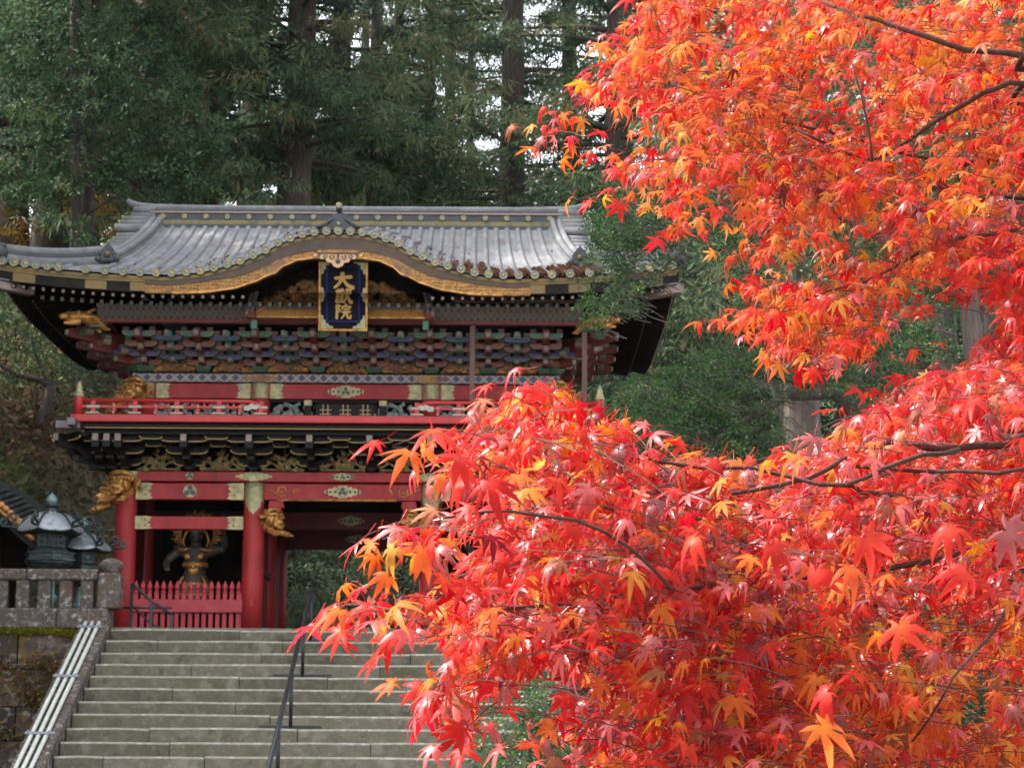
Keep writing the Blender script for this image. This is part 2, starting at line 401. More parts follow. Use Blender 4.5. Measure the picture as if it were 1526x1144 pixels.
M['verdi'] = mat('turquoise_verdigris', (.20, .34, .31), (.12, .22, .20), scale=10, rough=.5, metal=.3)
M['pipe'] = mat('white_painted_pipe', (.66, .67, .62), (.52, .54, .48), scale=9, rough=.45)
M['clamp'] = mat('galvanised_clamp', (.34, .36, .40), (.26, .28, .32), scale=9, rough=.4, metal=.6)
M['iron'] = mat('black_iron', (.016, .019, .022), (.028, .032, .036), scale=8, rough=.32, metal=.2, bump=.1)
M['polewood'] = mat('brown_pole_wood', (.15, .075, .06), (.11, .055, .045), scale=4, rough=.6, bump=.2, stretch=(3, 3, .4))
M['endgrain'] = mat('pinkish_capped_end', (.30, .23, .20), (.23, .17, .15), scale=9, rough=.5)
M['purplebeam'] = mat('grey_violet_capping', (.20, .17, .19), (.14, .12, .14), scale=6, rough=.5, metal=.3)
M['earth'] = mat('forest_floor', (.10, .075, .05), (.06, .055, .03), (.12, .085, .05), scale=1.2, rough=.95, bump=.6, bscale=6)
M['gravel'] = mat('court_gravel', (.16, .15, .13), (.11, .105, .09), scale=8, rough=.95, bump=.6, bscale=40)
M['bark'] = mat('cedar_bark', (.085, .064, .052), (.050, .039, .034), (.12, .092, .076), scale=3, rough=.9, bump=.8, bscale=5, stretch=(4, 4, .35))
M['palebark'] = mat('pale_cedar_bark', (.14, .105, .085), (.075, .058, .048), (.18, .145, .12), scale=3, rough=.9, bump=.8, bscale=5, stretch=(5, 5, .3))
M['maplebark'] = mat('maple_bark', (.055, .022, .018), (.085, .04, .032), scale=12, spec=.15, rough=.9, bump=.3, stretch=(1, 1, 1))
for n_, a_, b_ in (('p_orange', (.28, .080, .042), (.21, .055, .035)), ('p_green', (.045, .14, .085), (.06, .17, .105)), ('p_blue', (.036, .052, .15), (.05, .07, .18)),
                   ('p_pale', (.22, .15, .115), (.16, .125, .105)), ('p_grey', (.10, .11, .115), (.14, .14, .13)), ('p_white', (.27, .22, .18), (.20, .17, .14)), ('p_red', (.19, .032, .024), (.13, .025, .02)),
                   ('p_teal', (.05, .19, .16), (.10, .28, .23))):
    M[n_] = mat(n_, a_, b_, scale=7, rough=.55, bump=.15)
M['lattice'] = diamonds(mat('painted_lozenge_soffit', (.17, .16, .15), (.13, .13, .12), scale=6, rough=.6), (7.5, 1, 7.5), (.21, .195, .175), (.15, .06, .05))
M['brocade'] = diamonds(mat('brocade_beam', (.26, .22, .22), (.20, .18, .19), scale=6, rough=.6), (4.3, 1, 4.6), (.42, .36, .30), (.075, .07, .16), thr=.42)
M['carving'] = mat('painted_carving', (.46, .28, .08), (.10, .14, .07), (.34, .15, .05), scale=13, rough=.45, metal=.35, bump=.9, bscale=30, lo=.38, hi=.62)
M['carving2'] = mat('gilt_painted_carving', (.46, .25, .06), (.26, .10, .035), (.09, .11, .07), scale=14, rough=.45, metal=.4, bump=.9, bscale=32, lo=.40, hi=.62)
M['tealcarv'] = mat('teal_white_carving', (.06, .16, .14), (.30, .30, .26), (.05, .12, .12), scale=10, rough=.5, bump=.7, bscale=28)
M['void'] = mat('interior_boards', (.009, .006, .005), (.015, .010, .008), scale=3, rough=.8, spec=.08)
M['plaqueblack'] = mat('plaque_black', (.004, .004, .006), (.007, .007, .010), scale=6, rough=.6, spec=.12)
M['plaqueblue'] = mat('plaque_blue', (.008, .015, .09), (.012, .02, .11), scale=6, rough=.6, spec=.15)
M['charge'] = mat('gilt_character', (.48, .29, .09), (.40, .23, .07), scale=12, rough=.5, metal=.35)
# ------------------------------------------------------------------ ground and terraces
Z0, SR, ST, XS, NST = -.08, .234, .47, 4.0, 18           # top step, rise, tread, half width, number of steps
ZG = Z0 - SR * (NST - 1) - .02
def hillz(x, y):
    t = max(0., y - 9.5)
    k = 1.0 if x < 2 else max(.35, 1 - (x - 2) * .08)
    left = max(0., min(1., (-x - 4.5) / 4.0))
    t2 = max(0., y - (9.5 - 6.0 * left))
    z = k * (9.5 * (1 - exp(-t2 / (13. - 4 * left))) + .10 * t) * (1 + .35 * left)
    z += .25 * sin(x * .7 + 1) * sin(y * .53) * min(1, t / 6)
    return Z0 - .03 + max(0, z)
g = MB()
def ground_fn(u, v):
    x = lerp(-1, 1, u); x = (abs(x) ** 2.2) * (1 if x > 0 else -1) * 900; y = -80 + 1500 * v ** 2.6
    return (x, y, ZG)
# lower court: one sheet to the horizon behind and under everything
g.grid(lambda u, v: (((abs(2 * u - 1)) ** 2) * (1 if u > .5 else -1) * 1500, -300 + 2400 * v, ZG), 24, 24)
build('ground', g, M['gravel'], kind='structure')
g = MB()
XSN = [-260, -160, -100, -70, -50] + [-40 + 2 * i for i in range(41)] + [50, 70, 100, 160, 260]
YSN = [-3.95 + .9 * i for i in range(18)] + [13 + 2.2 * i for i in range(32)] + [90, 110, 140, 180, 240]
n0 = 0
for x in XSN:
    for y in YSN: g.v.append((x, y, hillz(x, y)))
for i in range(len(XSN) - 1):
    for j in range(len(YSN) - 1):
        a = i * len(YSN) + j; g.f.append((a, a + len(YSN), a + len(YSN) + 1, a + 1)); g.m.append(0)
build('terrain', g, M['earth'], smooth=True, kind='structure')
g = MB(); g.box((0, 1.6, Z0 - .1 + .035), (13.2, 11.1, .2), bev=.02)
platform = build('platform', g, M['stone'], kind='structure')

# ------------------------------------------------------------------ stone steps, block by block
M['nosing'] = mat('skylit_worn_nosing', (.36, .34, .28), (.25, .235, .18), (.42, .40, .34), scale=6, rough=.8, bump=.3, spec=.3)  # lighter than the step stone: sky light on the edge put into the colour
steps = empty('stone_steps', (0, -4, Z0), kind='structure')
random.seed(5)
for i in range(NST):
    zt = -SR * i; yf = -ST * i
    cuts = [-XS]
    x = -XS + random.uniform(.8, 3.4)
    while x < XS - .8:
        cuts.append(x); x += random.uniform(1.5, 4.2)
    cuts.append(XS)
    for a, b in zip(cuts, cuts[1:]):
        g = MB(); dz = random.uniform(-.012, .008); dy = random.uniform(-.012, .012)
        # worn nosing, its paler faces paint the sky-lit line: front top edge with a wide chamfer, slightly uneven along its length
        n = 5; L_ = b - a - .012
        prof = [(0, -SR - .08), (0, -.035), (.006, -.016), (.022, -.004), (.05, 0), (ST + .12, 0), (ST + .12, -SR - .08)]
        k0 = 0
        for q in range(n + 1):
            xx = a + .006 + L_ * q / n; wob = random.uniform(-.006, .006); wz = random.uniform(-.006, .004)
            if q in (0, n): wz -= .006
            for (py, pz) in prof: g.v.append((xx, yf + dy + py + wob * (py < .04), zt + dz + pz + (wz if pz > -.1 else 0)))
        m_ = len(prof)
        for q in range(n):
            for r in range(m_):
                r2 = (r + 1) % m_
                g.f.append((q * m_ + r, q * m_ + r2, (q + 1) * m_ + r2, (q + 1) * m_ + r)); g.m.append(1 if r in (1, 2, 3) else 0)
        g.f.append(tuple(range(m_))[::-1]); g.m.append(0); g.f.append(tuple(n * m_ + r for r in range(m_))); g.m.append(0)
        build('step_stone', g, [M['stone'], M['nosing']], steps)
        # small lip of the tread below closes the joint
# ------------------------------------------------------------------ sloping side stones
slope_a = math.atan2(SR, ST)
for side, lab in ((-1, 'sloping stone stringer on the left of the steps carrying three pipes'), (1, 'sloping stone stringer on the right of the steps behind maple leaves')):
    th = empty('stair_stringer', (side * (XS + .29), -4.0, Z0), label=lab, cat='stringer', group='stone stringers beside the steps')
    L_ = sqrt(SR * SR + ST * ST) * (NST - 1); k = 5
    R_ = Matrix.Rotation(slope_a, 3, 'X')
    for q in range(k):
        l0, l1 = L_ * q / k, L_ * (q + 1) / k - .012
        c = Vector((0, -.05, .115)) + R_ @ Vector((0, -(l0 + l1) / 2, -.30))
        g = MB(); g.box(c, (.55 + random.uniform(-.01, .01), l1 - l0, .60), bev=.03, rot=R_)
        build('stringer_stone', g, M['lichen'], th)
    g = MB(); g.box((0, .02, -.06), (.56, .36, .46), bev=.02); build('top_stone', g, M['lichen'], th)

# ------------------------------------------------------------------ retaining walls
random.seed(21)
def rough_stone(x0, x1, z0, z1, yf, depth, amp=.03):
    g = MB(); nx, nz = 4, 3
    def P(u, v):
        e = min(u, 1 - u, v, 1 - v)
        bul = .05 * min(1, e * 4)
        return (lerp(x0, x1, u), yf - bul + random.uniform(-amp, amp) * (1 if e > 0 else .2), lerp(z0, z1, v))
    idx = [[None] * (nz + 1) for _ in range(nx + 1)]
    for i in range(nx + 1):
        for j in range(nz + 1):
            idx[i][j] = len(g.v); g.v.append(P(i / nx, j / nz))
    for i in range(nx):
        for j in range(nz): g.f.append((idx[i][j], idx[i + 1][j], idx[i + 1][j + 1], idx[i][j + 1])); g.m.append(0)
    rim = [idx[i][0] for i in range(nx)] + [idx[nx][j] for j in range(nz)] + [idx[i][nz] for i in range(nx, 0, -1)] + [idx[0][j] for j in range(nz, 0, -1)]
    bk = []
    for r in rim:
        bk.append(len(g.v)); v = g.v[r]; g.v.append((v[0], yf + depth, v[2]))
    for q in range(len(rim)):
        q2 = (q + 1) % len(rim); g.f.append((rim[q2], rim[q], bk[q], bk[q2])); g.m.append(0)
    return g
def wall(x0, x1, lab):
    th = empty('retaining_wall', ((x0 + x1) / 2, -4.1, ZG), label=lab, cat='stone wall', group='retaining walls beside the steps')
    ox, oz = -(x0 + x1) / 2, -ZG
    z = Z0 - .02; first = True; cou = 0
    while z > ZG + .05:
        h = random.choice((.62, .7, .78)) if cou else .74
        zb = max(ZG - .05, z - h); x = x0 - random.uniform(0, .5)
        while x < x1:
            wd = random.uniform(.8, 1.5); xb = min(x1, x + wd)
            if xb - max(x, x0) > .12:
                g = rough_stone(max(x, x0) + .012, xb - .012, zb + .012, z - .012, -.0 + random.uniform(-.03, .03), .5)
                for k in range(len(g.v)): g.v[k] = (g.v[k][0] + ox, g.v[k][1], g.v[k][2] + oz)
                build('wall_stone', g, M['wallstone'], th)
            x = xb
        z = zb; cou += 1
    # coping course
    x = x0
    while x < x1 - .02:
        xb = min(x1, x + random.uniform(1.5, 2.2))
        g = MB(); g.box(((x + xb) / 2 + ox, .2, .10 + oz), (xb - x - .012, .62, .375), bev=.025)
        build('coping_stone', g, M['lichen'], th); x = xb
    g = MB(); g.box((0, .55, (Z0 - .1 - ZG) / 2), (x1 - x0, .2, Z0 - .1 - ZG)); build('core', g, M['wallstone'], th)
    return th
wall(-16.0, -XS - .02 - .0, 'mossy stone retaining wall under the granite balustrade left of the steps')
wall(XS + .02, 15.0, 'stone retaining wall right of the steps hidden behind the maple')

def tufts(n, fn, size, seed=0):
    """n small leaf blades: fn(rng)->(centre, up) ; returns V, F, tint"""
    r = np.random.default_rng(seed)
    V = np.zeros((n * 4, 3)); T = np.zeros(n * 4)
    for i in range(n):
        c, u = fn(r)
        d = np.array(u) + r.normal(0, .6, 3); d /= np.linalg.norm(d)
        s = np.cross(d, r.normal(0, 1, 3)); s /= np.linalg.norm(s)
        l = size * r.uniform(.6, 1.5); w_ = l * r.uniform(.25, .5); c = np.array(c)
        V[i * 4:i * 4 + 4] = (c, c + d * l * .5 + s * w_, c + d * l, c + d * l * .5 - s * w_); T[i * 4:i * 4 + 4] = r.uniform(0, 1)
    F = np.arange(n * 4).reshape(n, 4)
    return V, F, T
# moss strip between coping and wall
def mossfn(r):
    x = r.uniform(-9.5, -XS - .55); k = sin(x * 3.1) + sin(x * 7.3 + 1)
    return (x, -4.13 + r.uniform(-.06, .02), Z0 - .07 + r.uniform(-.05, .05) + .02 * k), (0, -.9, .5)
V, F, T = tufts(12000, mossfn, .045, 3)
put('moss', mesh_np('moss', V, F, [M['moss']], tint=T), kind='stuff', label='yellow green moss along the top of the stone wall', cat='moss')
M['creeper'] = leafmat('creeper_leaf', [(0, (.05, .06, .012)), (.45, (.20, .14, .02)), (.75, (.34, .20, .03)), (1, (.22, .05, .03))], trans=.25, rough=.6)
cl = [(-5.2, -.75), (-4.9, -1.0), (-5.6, -1.0), (-6.1, -.8), (-6.3, -1.9), (-5.9, -2.1), (-6.6, -2.4), (-5.4, -1.35), (-6.6, -1.0), (-5.0, -1.6), (-6.0, -2.9)]
def creepfn(r):
    a = cl[r.integers(len(cl))]
    return (a[0] + r.normal(0, .22), -4.17 + r.uniform(-.05, .0), a[1] + r.normal(0, .13)), (0, -.8, -.2)
V, F, T = tufts(1700, creepfn, .06, 4)
put('wall_creeper', mesh_np('wall_creeper', V, F, [M['creeper']], tint=T), kind='stuff', label='sparse yellowing creeper leaves clinging to the stone wall', cat='creeper')

# ------------------------------------------------------------------ granite balustrade
def balustrade(x0, x1, lab, postside):
    th = empty('stone_balustrade', ((x0 + x1) / 2, -4.0, .2875), label=lab, cat='balustrade', group='granite balustrades on the terrace edge')
    ox = -(x0 + x1) / 2; xp = x1 - .215 if postside > 0 else x0 + .215
    g = MB(); g.box((xp + ox, .0, .335), (.43, .42, .67), bev=.03, taper=.94)
    post = build('end_post', g, M['lichen'], th)
    g = MB(); g.lathe([(.16, .66), (.15, .70), (.19, .73), (.235, .79), (.225, .85), (.16, .91), (.07, .955), (.0, .965)], 12, (xp + ox, 0, 0), star=lambda a: 1 + .05 * cos(4 * a))
    build('post_cap', g, M['lichen'], post, smooth=True)
    a, b = (x0, xp - .22) if postside > 0 else (xp + .22, x1)
    x = b if postside > 0 else a
    # rail in lengths
    t = a
    while t < b - .05:
        u = min(b, t + 2.3); g = MB(); g.box(((t + u) / 2 + ox, 0, .635), (u - t - .01, .30, .205), bev=.025); build('rail', g, M['lichen'], th); t = u
    me = None; n = int((b - a) / .405)
    for k in range(n):
        xx = (b - .20 - k * .405) if postside > 0 else (a + .20 + k * .405)
        g = MB(); g.box((0, 0, .266), (.245, .2, .532), bev=.018)
        if me is None or k % 4 == 0: me = g.mesh('baluster', M['lichen'])
        put('baluster', me, th, (xx + ox, random.uniform(-.01, .01), 0), (0, 0, random.uniform(-.04, .04)))
balustrade(-12.5, -3.82, 'lichen spotted granite balustrade left of the steps', 1)
balustrade(3.82, 12.5, 'granite balustrade right of the steps behind the maple', -1)

# ------------------------------------------------------------------ three white pipes on the left stringer
th = empty('pipe_run', (-XS - .29, -4.0, Z0), label='three white painted conduit pipes clamped down the sloping stone stringer', cat='pipes')
R_ = Matrix.Rotation(slope_a, 3, 'X')
base = Vector((0, -.05, .115))
for q in (-1, 0, 1):
    g = MB(); pts = [base + R_ @ Vector((q * .125 - .02, -l, .055 + .004 * sin(l * 2 + q))) for l in np.linspace(.12, 8.7, 14)]
    pts.insert(0, pts[0] + Vector((0, .10, -.06)))
    g.tube(pts, .036, 10); build('pipe', g, M['pipe'], th, smooth=True)
for l in (.42, 2.62, 4.9, 7.1):
    g = MB(); g.box(base + R_ @ Vector((-.02, -l, .10)), (.46, .075, .016), bev=.004, rot=R_)
    for q in (-.2, .16): g.lathe([(.02, .0), (.02, .035), (.012, .045)], 6, base + R_ @ Vector((q, -l, .10)))
    build('clamp', g, M['clamp'], th)

# ------------------------------------------------------------------ central iron handrail
th = empty('stair_handrail', (0, -4, Z0), label='black iron handrail down the middle of the stone steps', cat='handrail')
posts = [(1, .2), (4, .16), (8, .12), (12, .1), (16, .1)]; tops = []
for (i, dy) in posts:
    z = -SR * i; y = -ST * i + dy; x = -.22 + .0 * i
    g = MB(); g.tube([(x, y, z), (x, y, z + .96)], .033, 8); po = build('post', g, M['iron'], th, smooth=True)
    g = MB(); g.box((x, y, z + .028), (1.05, .05, .05), bev=.006); build('foot_bar', g, M['iron'], po)
    tops.append((x, y, z + .97))
g = MB(); g.tube(tops[:1] + tops[1:], .04, 10); build('rail', g, M['iron'], th, smooth=True)
g = MB(); x, y, z = tops[0]; g.tube([(x, y, z), (x + .04, y + .25, z + .02), (x + .10, y + .6, z - .12), (x + .22, y + 1.25, z - .55), (x + .24, y + 1.3, z - 1.0)], .034, 8); build('top_return', g, M['iron'], th, smooth=True)

# small iron rail in front of the left picket fence
th = empty('landing_rail', (-3.45, -3.2, Z0), label='short black iron rail stepping down in front of the left picket fence', cat='handrail')
A = [at(p, q, -3.2) - Vector((-3.45, -3.2, Z0)) for p, q in ((197, 868), (226, 896), (256, 915))]
for a_, hgt in zip(A, (0, 0, 0)):
    g = MB(); g.box((a_.x, 0, a_.z / 2 - .02), (.06, .05, a_.z + .04), bev=.006); build('post', g, M['iron'], th)
g = MB(); g.tube([A[0] + Vector((0, -.01, -.01)), A[1], A[2] + Vector((.0, -.01, -.0))], .028, 8); build('rail', g, M['iron'], th, smooth=True)
g = MB(); g.tube([A[0] + Vector((.0, 0, -.42)), A[1] + Vector((0, 0, -.42)), A[2] + Vector((0, 0, -.33))], .02, 8); build('lower_rail', g, M['iron'], th, smooth=True)
g = MB(); zz = at(200, 905, -3.2).z - Z0; g.tube([(A[0].x - .35, 0, zz), (A[2].x, 0, zz)], .022, 8); build('cross_bar', g, M['iron'], th, smooth=True)
# ================================================================== the two-storey gate
gate = empty('temple_gate', (0, 0, 0), label='two storey red lacquered temple gate with tiled hip and gable roof', cat='gate')
RC = .22
CX = (-4.5, -1.84, 1.84, 4.5)
# ---- lower columns
colm = MB(); colm.lathe([(RC * 1.02, .06), (RC * 1.03, 1.0), (RC, 2.4), (RC * .95, 3.1), (RC * .93, 3.19)], 24)
colm = colm.mesh('column', M['red'], True)
bs = MB(); bs.lathe([(.34, -.05), (.34, .0), (.30, .05), (.25, .062)], 20); bs = bs.mesh('base_stone', M['stone'], True)
cap = MB(); cap.lathe([(RC * .985, 2.78), (RC * 1.0, 2.80), (RC * .98, 3.0), (RC * .955, 3.19)], 24)
CAPZ = [(0, 2.50), (.03, 2.56), (.075, 2.575), (.10, 2.63), (.13, 2.66), (.156, 2.70)]
for q in range(24):
    xa, xb = -.155 + .31 * q / 24, -.155 + .31 * (q + 1) / 24
    def zl(x):
        for (a, za), (b, zb) in zip(CAPZ, CAPZ[1:]):
            if a <= abs(x) <= b: return lerp(za, zb, (abs(x) - a) / (b - a))
        return 2.83
    def yl(x, k=1.045): return -sqrt((RC * k) ** 2 - x * x)
    cap.poly([(xa, yl(xa), zl(xa)), (xb, yl(xb), zl(xb)), (xb, yl(xb), 2.85), (xa, yl(xa), 2.85)])
    cap.poly([(xb, yl(xb), zl(xb)), (xa, yl(xa), zl(xa)), (xa, yl(xa, .98), zl(xa)), (xb, yl(xb, .98), zl(xb))])
cap = cap.mesh('column_cap', M['brass'], True)
wed = MB(); wed.box((0, -.21, 0), (.09, .06, .16), bev=.008); wed = wed.mesh('wedge', M['red'])
for y in (0, 2.4, 4.8):
    for x in CX:
        c = put('column', colm, gate, (x, y, 0)); put('base_stone', bs, c)
        if y == 0:
            if abs(x) < 3: put('column_cap', cap, c)
            put('wedge', wed, c, (.02, 0, .69)); put('wedge', wed, c, (.0, 0, 2.12), (0, 0, 0), (1.1, .7, .25))
# ---- beams of the lower storey
def beam(name, x0, x1, z0, z1, y, d, m, parent=gate, bev=.012, mats=None):
    g = MB(); g.box(((x0 + x1) / 2, y, (z0 + z1) / 2), (x1 - x0, d, z1 - z0), bev=bev)
    return build(name, g, m, parent)
bays = [(CX[0], CX[1]), (CX[1], CX[2]), (CX[2], CX[3])]
BEAMS = {}
for k, (a, b) in enumerate(bays):
    BEAMS[k] = beam('tie_beam', a + .2, b - .2, 2.825, 3.17, 0, .26, M['red'])
    if k != 1: BEAMS['m%d' % k] = beam('mid_beam', a + .2, b - .2, 2.21, 2.475, 0, .2, M['red'])
daiwa = beam('plate_beam', -4.78, 4.78, 3.195, 3.4, 0, .46, M['red'])
# gilt rim under the middle beam
g = MB(); g.tube([(-1.12, -.135, 2.826), (1.12, -.135, 2.826)], .022, 8); g.tube([(-1.12, -.135, 2.83), (-1.3, -.135, 2.81), (-1.45, -.135, 2.86)], [.02, .014, .004], 6)
build('gilt_rim', g, M['gold'], BEAMS[1], smooth=True)
def fitting(w_, h, kind, y, th=.014):
    """scalloped metal plate: 'end' opens to +x, 'mid' symmetrical, outline in XZ centred"""
    if kind == 'end':
        o = [(-w_ / 2, -h / 2), (w_ * .22, -h / 2), (w_ * .5, -h * .42), (w_ * .30, -h * .27), (w_ * .42, -h * .16), (w_ * .22, 0), (w_ * .42, h * .16), (w_ * .30, h * .27), (w_ * .5, h * .42), (w_ * .22, h / 2), (-w_ / 2, h / 2)]
    else:
        top = [(-.5, 0), (-.46, .16), (-.40, .10), (-.36, .30), (-.27, .24), (-.24, .40), (-.15, .34), (-.10, .5), (0, .46)]
        top = [(x * w_, z * h) for x, z in top]; right = [(-x, z) for x, z in top[::-1]][1:]
        up_ = top + right; dn = [(x, -z) for x, z in up_[::-1]][1:-1]
        o = (up_ + dn)[::-1]
    g = MB(); g.prism(o, y, y + th); return g
def crest(r, y):
    """round three-leaf medallion"""
    g = MB(); g.lathe([(r, 0), (r, .012), (r * .93, .02), (r * .9, .016)], 24, (0, y, 0), 0, 'Y')
    for k in range(3):
        a = pi / 2 + k * 2 * pi / 3; o = []
        for t in np.linspace(0, 2 * pi, 14, endpoint=False):
            rr = r * .41 * (1 + .10 * cos(2 * t)); lx, lz = rr * cos(t) * .92, rr * sin(t) * .95
            lx += r * .49
            o.append((lx * cos(a) - lz * sin(a), lx * sin(a) + lz * cos(a)))
        g.prism(o, y - .024, y - .012, 1)
    return g
YF = -.146
for k, x0, x1, z, h, wd in ((0, CX[0], CX[1], 2.997, .345, .36), (2, CX[2], CX[3], 2.997, .345, .36), ('m0', CX[0], CX[1], 2.342, .265, .36), ('m2', CX[2], CX[3], 2.342, .265, .36)):
    y = YF if not str(k).startswith('m') else -.115
    for s, xx in ((1, x0 + .21 + wd / 2), (-1, x1 - .21 - wd / 2)):
        g = fitting(wd, h * 1.02, 'end', y); 
        for d in (-.25, .25): g.prism([(.02, d * h - .02), (.045, d * h), (.02, d * h + .035), (-.005, d * h)], y - .003, y, 1)
        build('beam_fitting', g, [M['brass'], M['red']], BEAMS[k], loc=(xx, 0, z), sc=(s, 1, 1))
for k, x in ((0, -3.17), (2, 3.17)):
    g = crest(.145, YF + .012); build('crest_medallion', g, [M['brass'], M['darktile']], BEAMS[k], loc=(x, 0, 3.0))
    g = crest(.085, -.245); build('crest_medallion', g, [M['brass'], M['darktile']], daiwa, loc=(x, 0, 3.30))
def rosette(w_, h, y, m2='darktile'):
    g = fitting(w_, h, 'mid', y)
    for s in (-1, 1):
        for q in (.2, .33, .42): g.prism([(s * w_ * q + .03 * cos(t), .03 * sin(t)) for t in np.linspace(0, 2 * pi, 7)[:-1]], y - .004, y, 1)
    c = crest(h * .36, y - .008); n = len(g.v)
    g.v += c.v; g.f += [tuple(i + n for i in f) for f in c.f]; g.m += c.m
    return g
build('centre_fitting', rosette(.78, .27, YF), [M['brass'], M['darktile']], BEAMS[1], loc=(0, 0, 3.0))
build('centre_fitting', rosette(.56, .16, -.245), [M['brass'], M['darktile']], daiwa, loc=(0, 0, 3.30))
for x in CX[1:3]:
    g = fitting(.78, .2, 'mid', -.245); build('plate_fitting', g, M['brass'], daiwa, loc=(x, 0, 3.298))
for s in (-1, 1):
    g = fitting(.42, .2, 'end', -.245); build('plate_fitting', g, M['brass'], daiwa, loc=(s * -4.42, 0, 3.298), sc=(s, 1, 1))
# gilt scroll lines on the middle beam
def spiral(cx, cz, r0, turns, s, n=26):
    return [(cx + s * r0 * (1 - t * .8) * cos(-2.2 + t * turns * 2 * pi), cz + r0 * (1 - t * .8) * sin(-2.2 + t * turns * 2 * pi)) for t in np.linspace(0, 1, n)]
for s in (-1, 1):
    P = [(s * (x - 0) , z) for x, z in ((-1.62, 3.05), (-1.5, 3.03), (-1.36, 2.95), (-1.27, 2.895), (-1.2, 2.92), (-1.15, 2.99))]
    Q = [(s * (-1.26 + .085 * cos(a)), 3.02 + .085 * sin(a)) for a in np.linspace(-.6, 4.2, 14)] + [(s * (-1.29 + .04 * cos(a)), 3.01 + .04 * sin(a)) for a in np.linspace(4.0, 6.5, 6)]
    R2 = [(s * x, z) for x, z in ((-1.06, 2.93), (-1.02, 2.98), (-1.0, 3.04), (-.95, 3.03), (-.9, 3.07))]
    g = MB()
    for pl in (P, Q, R2): g.tube([(x, -.135, z) for x, z in pl], [.016] * (len(pl) - 1) + [.006], 6)
    build('gilt_scroll', g, M['gold'], BEAMS[1], smooth=True)
# ---- inner frames, partition walls and floor of the passage
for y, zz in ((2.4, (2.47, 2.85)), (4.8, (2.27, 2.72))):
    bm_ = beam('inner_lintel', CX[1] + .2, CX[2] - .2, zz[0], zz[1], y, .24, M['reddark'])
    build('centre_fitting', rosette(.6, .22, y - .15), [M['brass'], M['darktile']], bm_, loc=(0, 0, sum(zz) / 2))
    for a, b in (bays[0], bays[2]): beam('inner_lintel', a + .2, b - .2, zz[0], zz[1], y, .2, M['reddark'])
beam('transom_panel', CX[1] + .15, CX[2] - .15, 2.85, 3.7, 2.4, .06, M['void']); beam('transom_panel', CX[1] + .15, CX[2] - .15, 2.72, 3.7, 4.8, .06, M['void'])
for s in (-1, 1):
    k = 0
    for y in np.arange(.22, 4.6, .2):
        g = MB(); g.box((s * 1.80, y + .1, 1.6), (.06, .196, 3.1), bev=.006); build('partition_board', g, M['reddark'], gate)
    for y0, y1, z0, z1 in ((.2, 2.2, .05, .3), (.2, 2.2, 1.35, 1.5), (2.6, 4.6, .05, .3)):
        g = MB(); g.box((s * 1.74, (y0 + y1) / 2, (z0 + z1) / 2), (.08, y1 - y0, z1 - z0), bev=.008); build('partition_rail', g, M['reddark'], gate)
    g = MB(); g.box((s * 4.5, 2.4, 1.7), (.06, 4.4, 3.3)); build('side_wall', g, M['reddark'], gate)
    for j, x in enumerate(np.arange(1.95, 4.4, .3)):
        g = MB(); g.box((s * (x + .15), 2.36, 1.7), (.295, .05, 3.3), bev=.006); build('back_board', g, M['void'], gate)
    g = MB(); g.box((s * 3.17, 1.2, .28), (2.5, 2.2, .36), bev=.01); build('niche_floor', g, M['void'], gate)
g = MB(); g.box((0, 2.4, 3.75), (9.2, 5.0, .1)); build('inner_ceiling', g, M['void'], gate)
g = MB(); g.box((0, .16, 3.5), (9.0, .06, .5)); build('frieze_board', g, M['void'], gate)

# ---- bracket arms (shared shapes)
def arm_outline(L_, h, up_=.5):
    """boat shaped bracket arm in XZ, centred, top flat"""
    hl = L_ / 2; o = [(hl, h / 2), (-hl, h / 2), (-hl, h * .12)]
    for t in np.linspace(0, 1, 5)[1:]:
        a = t * pi / 2; o.append((-hl + (1 - cos(a)) * hl * .42, h * .12 - sin(a) * h * .62))
    o += [(-x, z) for x, z in o[:2:-1]] + [(hl, h * .12)]
    return o
def arm_trim(L_, h):
    o = arm_outline(L_, h)[1:-1]; return o
def arm_mesh(name, L_, h, d, m, edge=None, er=.012):
    g = MB(); g.prism(arm_outline(L_, h), -d / 2, d / 2, 0)
    mats = [m]
    if edge:
        o = arm_outline(L_ * .94, h * .84); g.prism([(x, z + h * .04) for x, z in o], -d / 2 - .008, -d / 2 + .0, 1); mats.append(edge); o = arm_outline(L_ * .55, h * .14); g.prism([(x, z - .004) for x, z in o], -d / 2 - .012, -d / 2 - .007, 0)
    return g.mesh(name, mats)
def blk_mesh(name, w_, h, m, mlow=None):
    g = MB(); g.box((0, 0, h * .28), (w_, w_, h * .56), 0, bev=.006); g.box((0, 0, -h * .24), (w_ * .68, w_ * .68, h * .44), 1 if mlow else 0, taper=1.42)
    return g.mesh(name, [m, mlow] if mlow else [m])
# ---- lower black brackets with gilt edges
armB = [arm_mesh('bracket_arm', L_, .15, .13, M['black']) for L_ in (.66, .88, 1.02)]
def trim_mesh(L_):
    g = MB(); o = arm_trim(L_, .15)[1:]
    g.tube([(x, -.07, z) for x, z in [o[0]] + o], .017, 5); hl = L_ / 2
    g.tube([(-hl, -.068, .075), (-hl - .09, -.068, .075)], .012, 4); g.tube([(hl, -.068, .075), (hl + .09, -.068, .075)], .012, 4)
    return g.mesh('gilt_edge', M['goldtrim'], True)
trimB = [trim_mesh(L_) for L_ in (.66, .88, 1.02)]
blkB = blk_mesh('bearing_block', .17, .12, M['black'])
g = MB()
nose_p = [(-.12, 0), (-.42, 0), (-.42, .05), (-.55, .14), (-.85, .16), (-.85, .22), (-.98, .32), (-1.28, .34), (-1.28, .60), (.1, .60), (.1, 0)]
g.prism([(y, z) for y, z in nose_p][::-1], -.075, .075, plane='YZ')
g.box((0, -1.29, .53), (.125, .05, .15), 1, bev=.008)
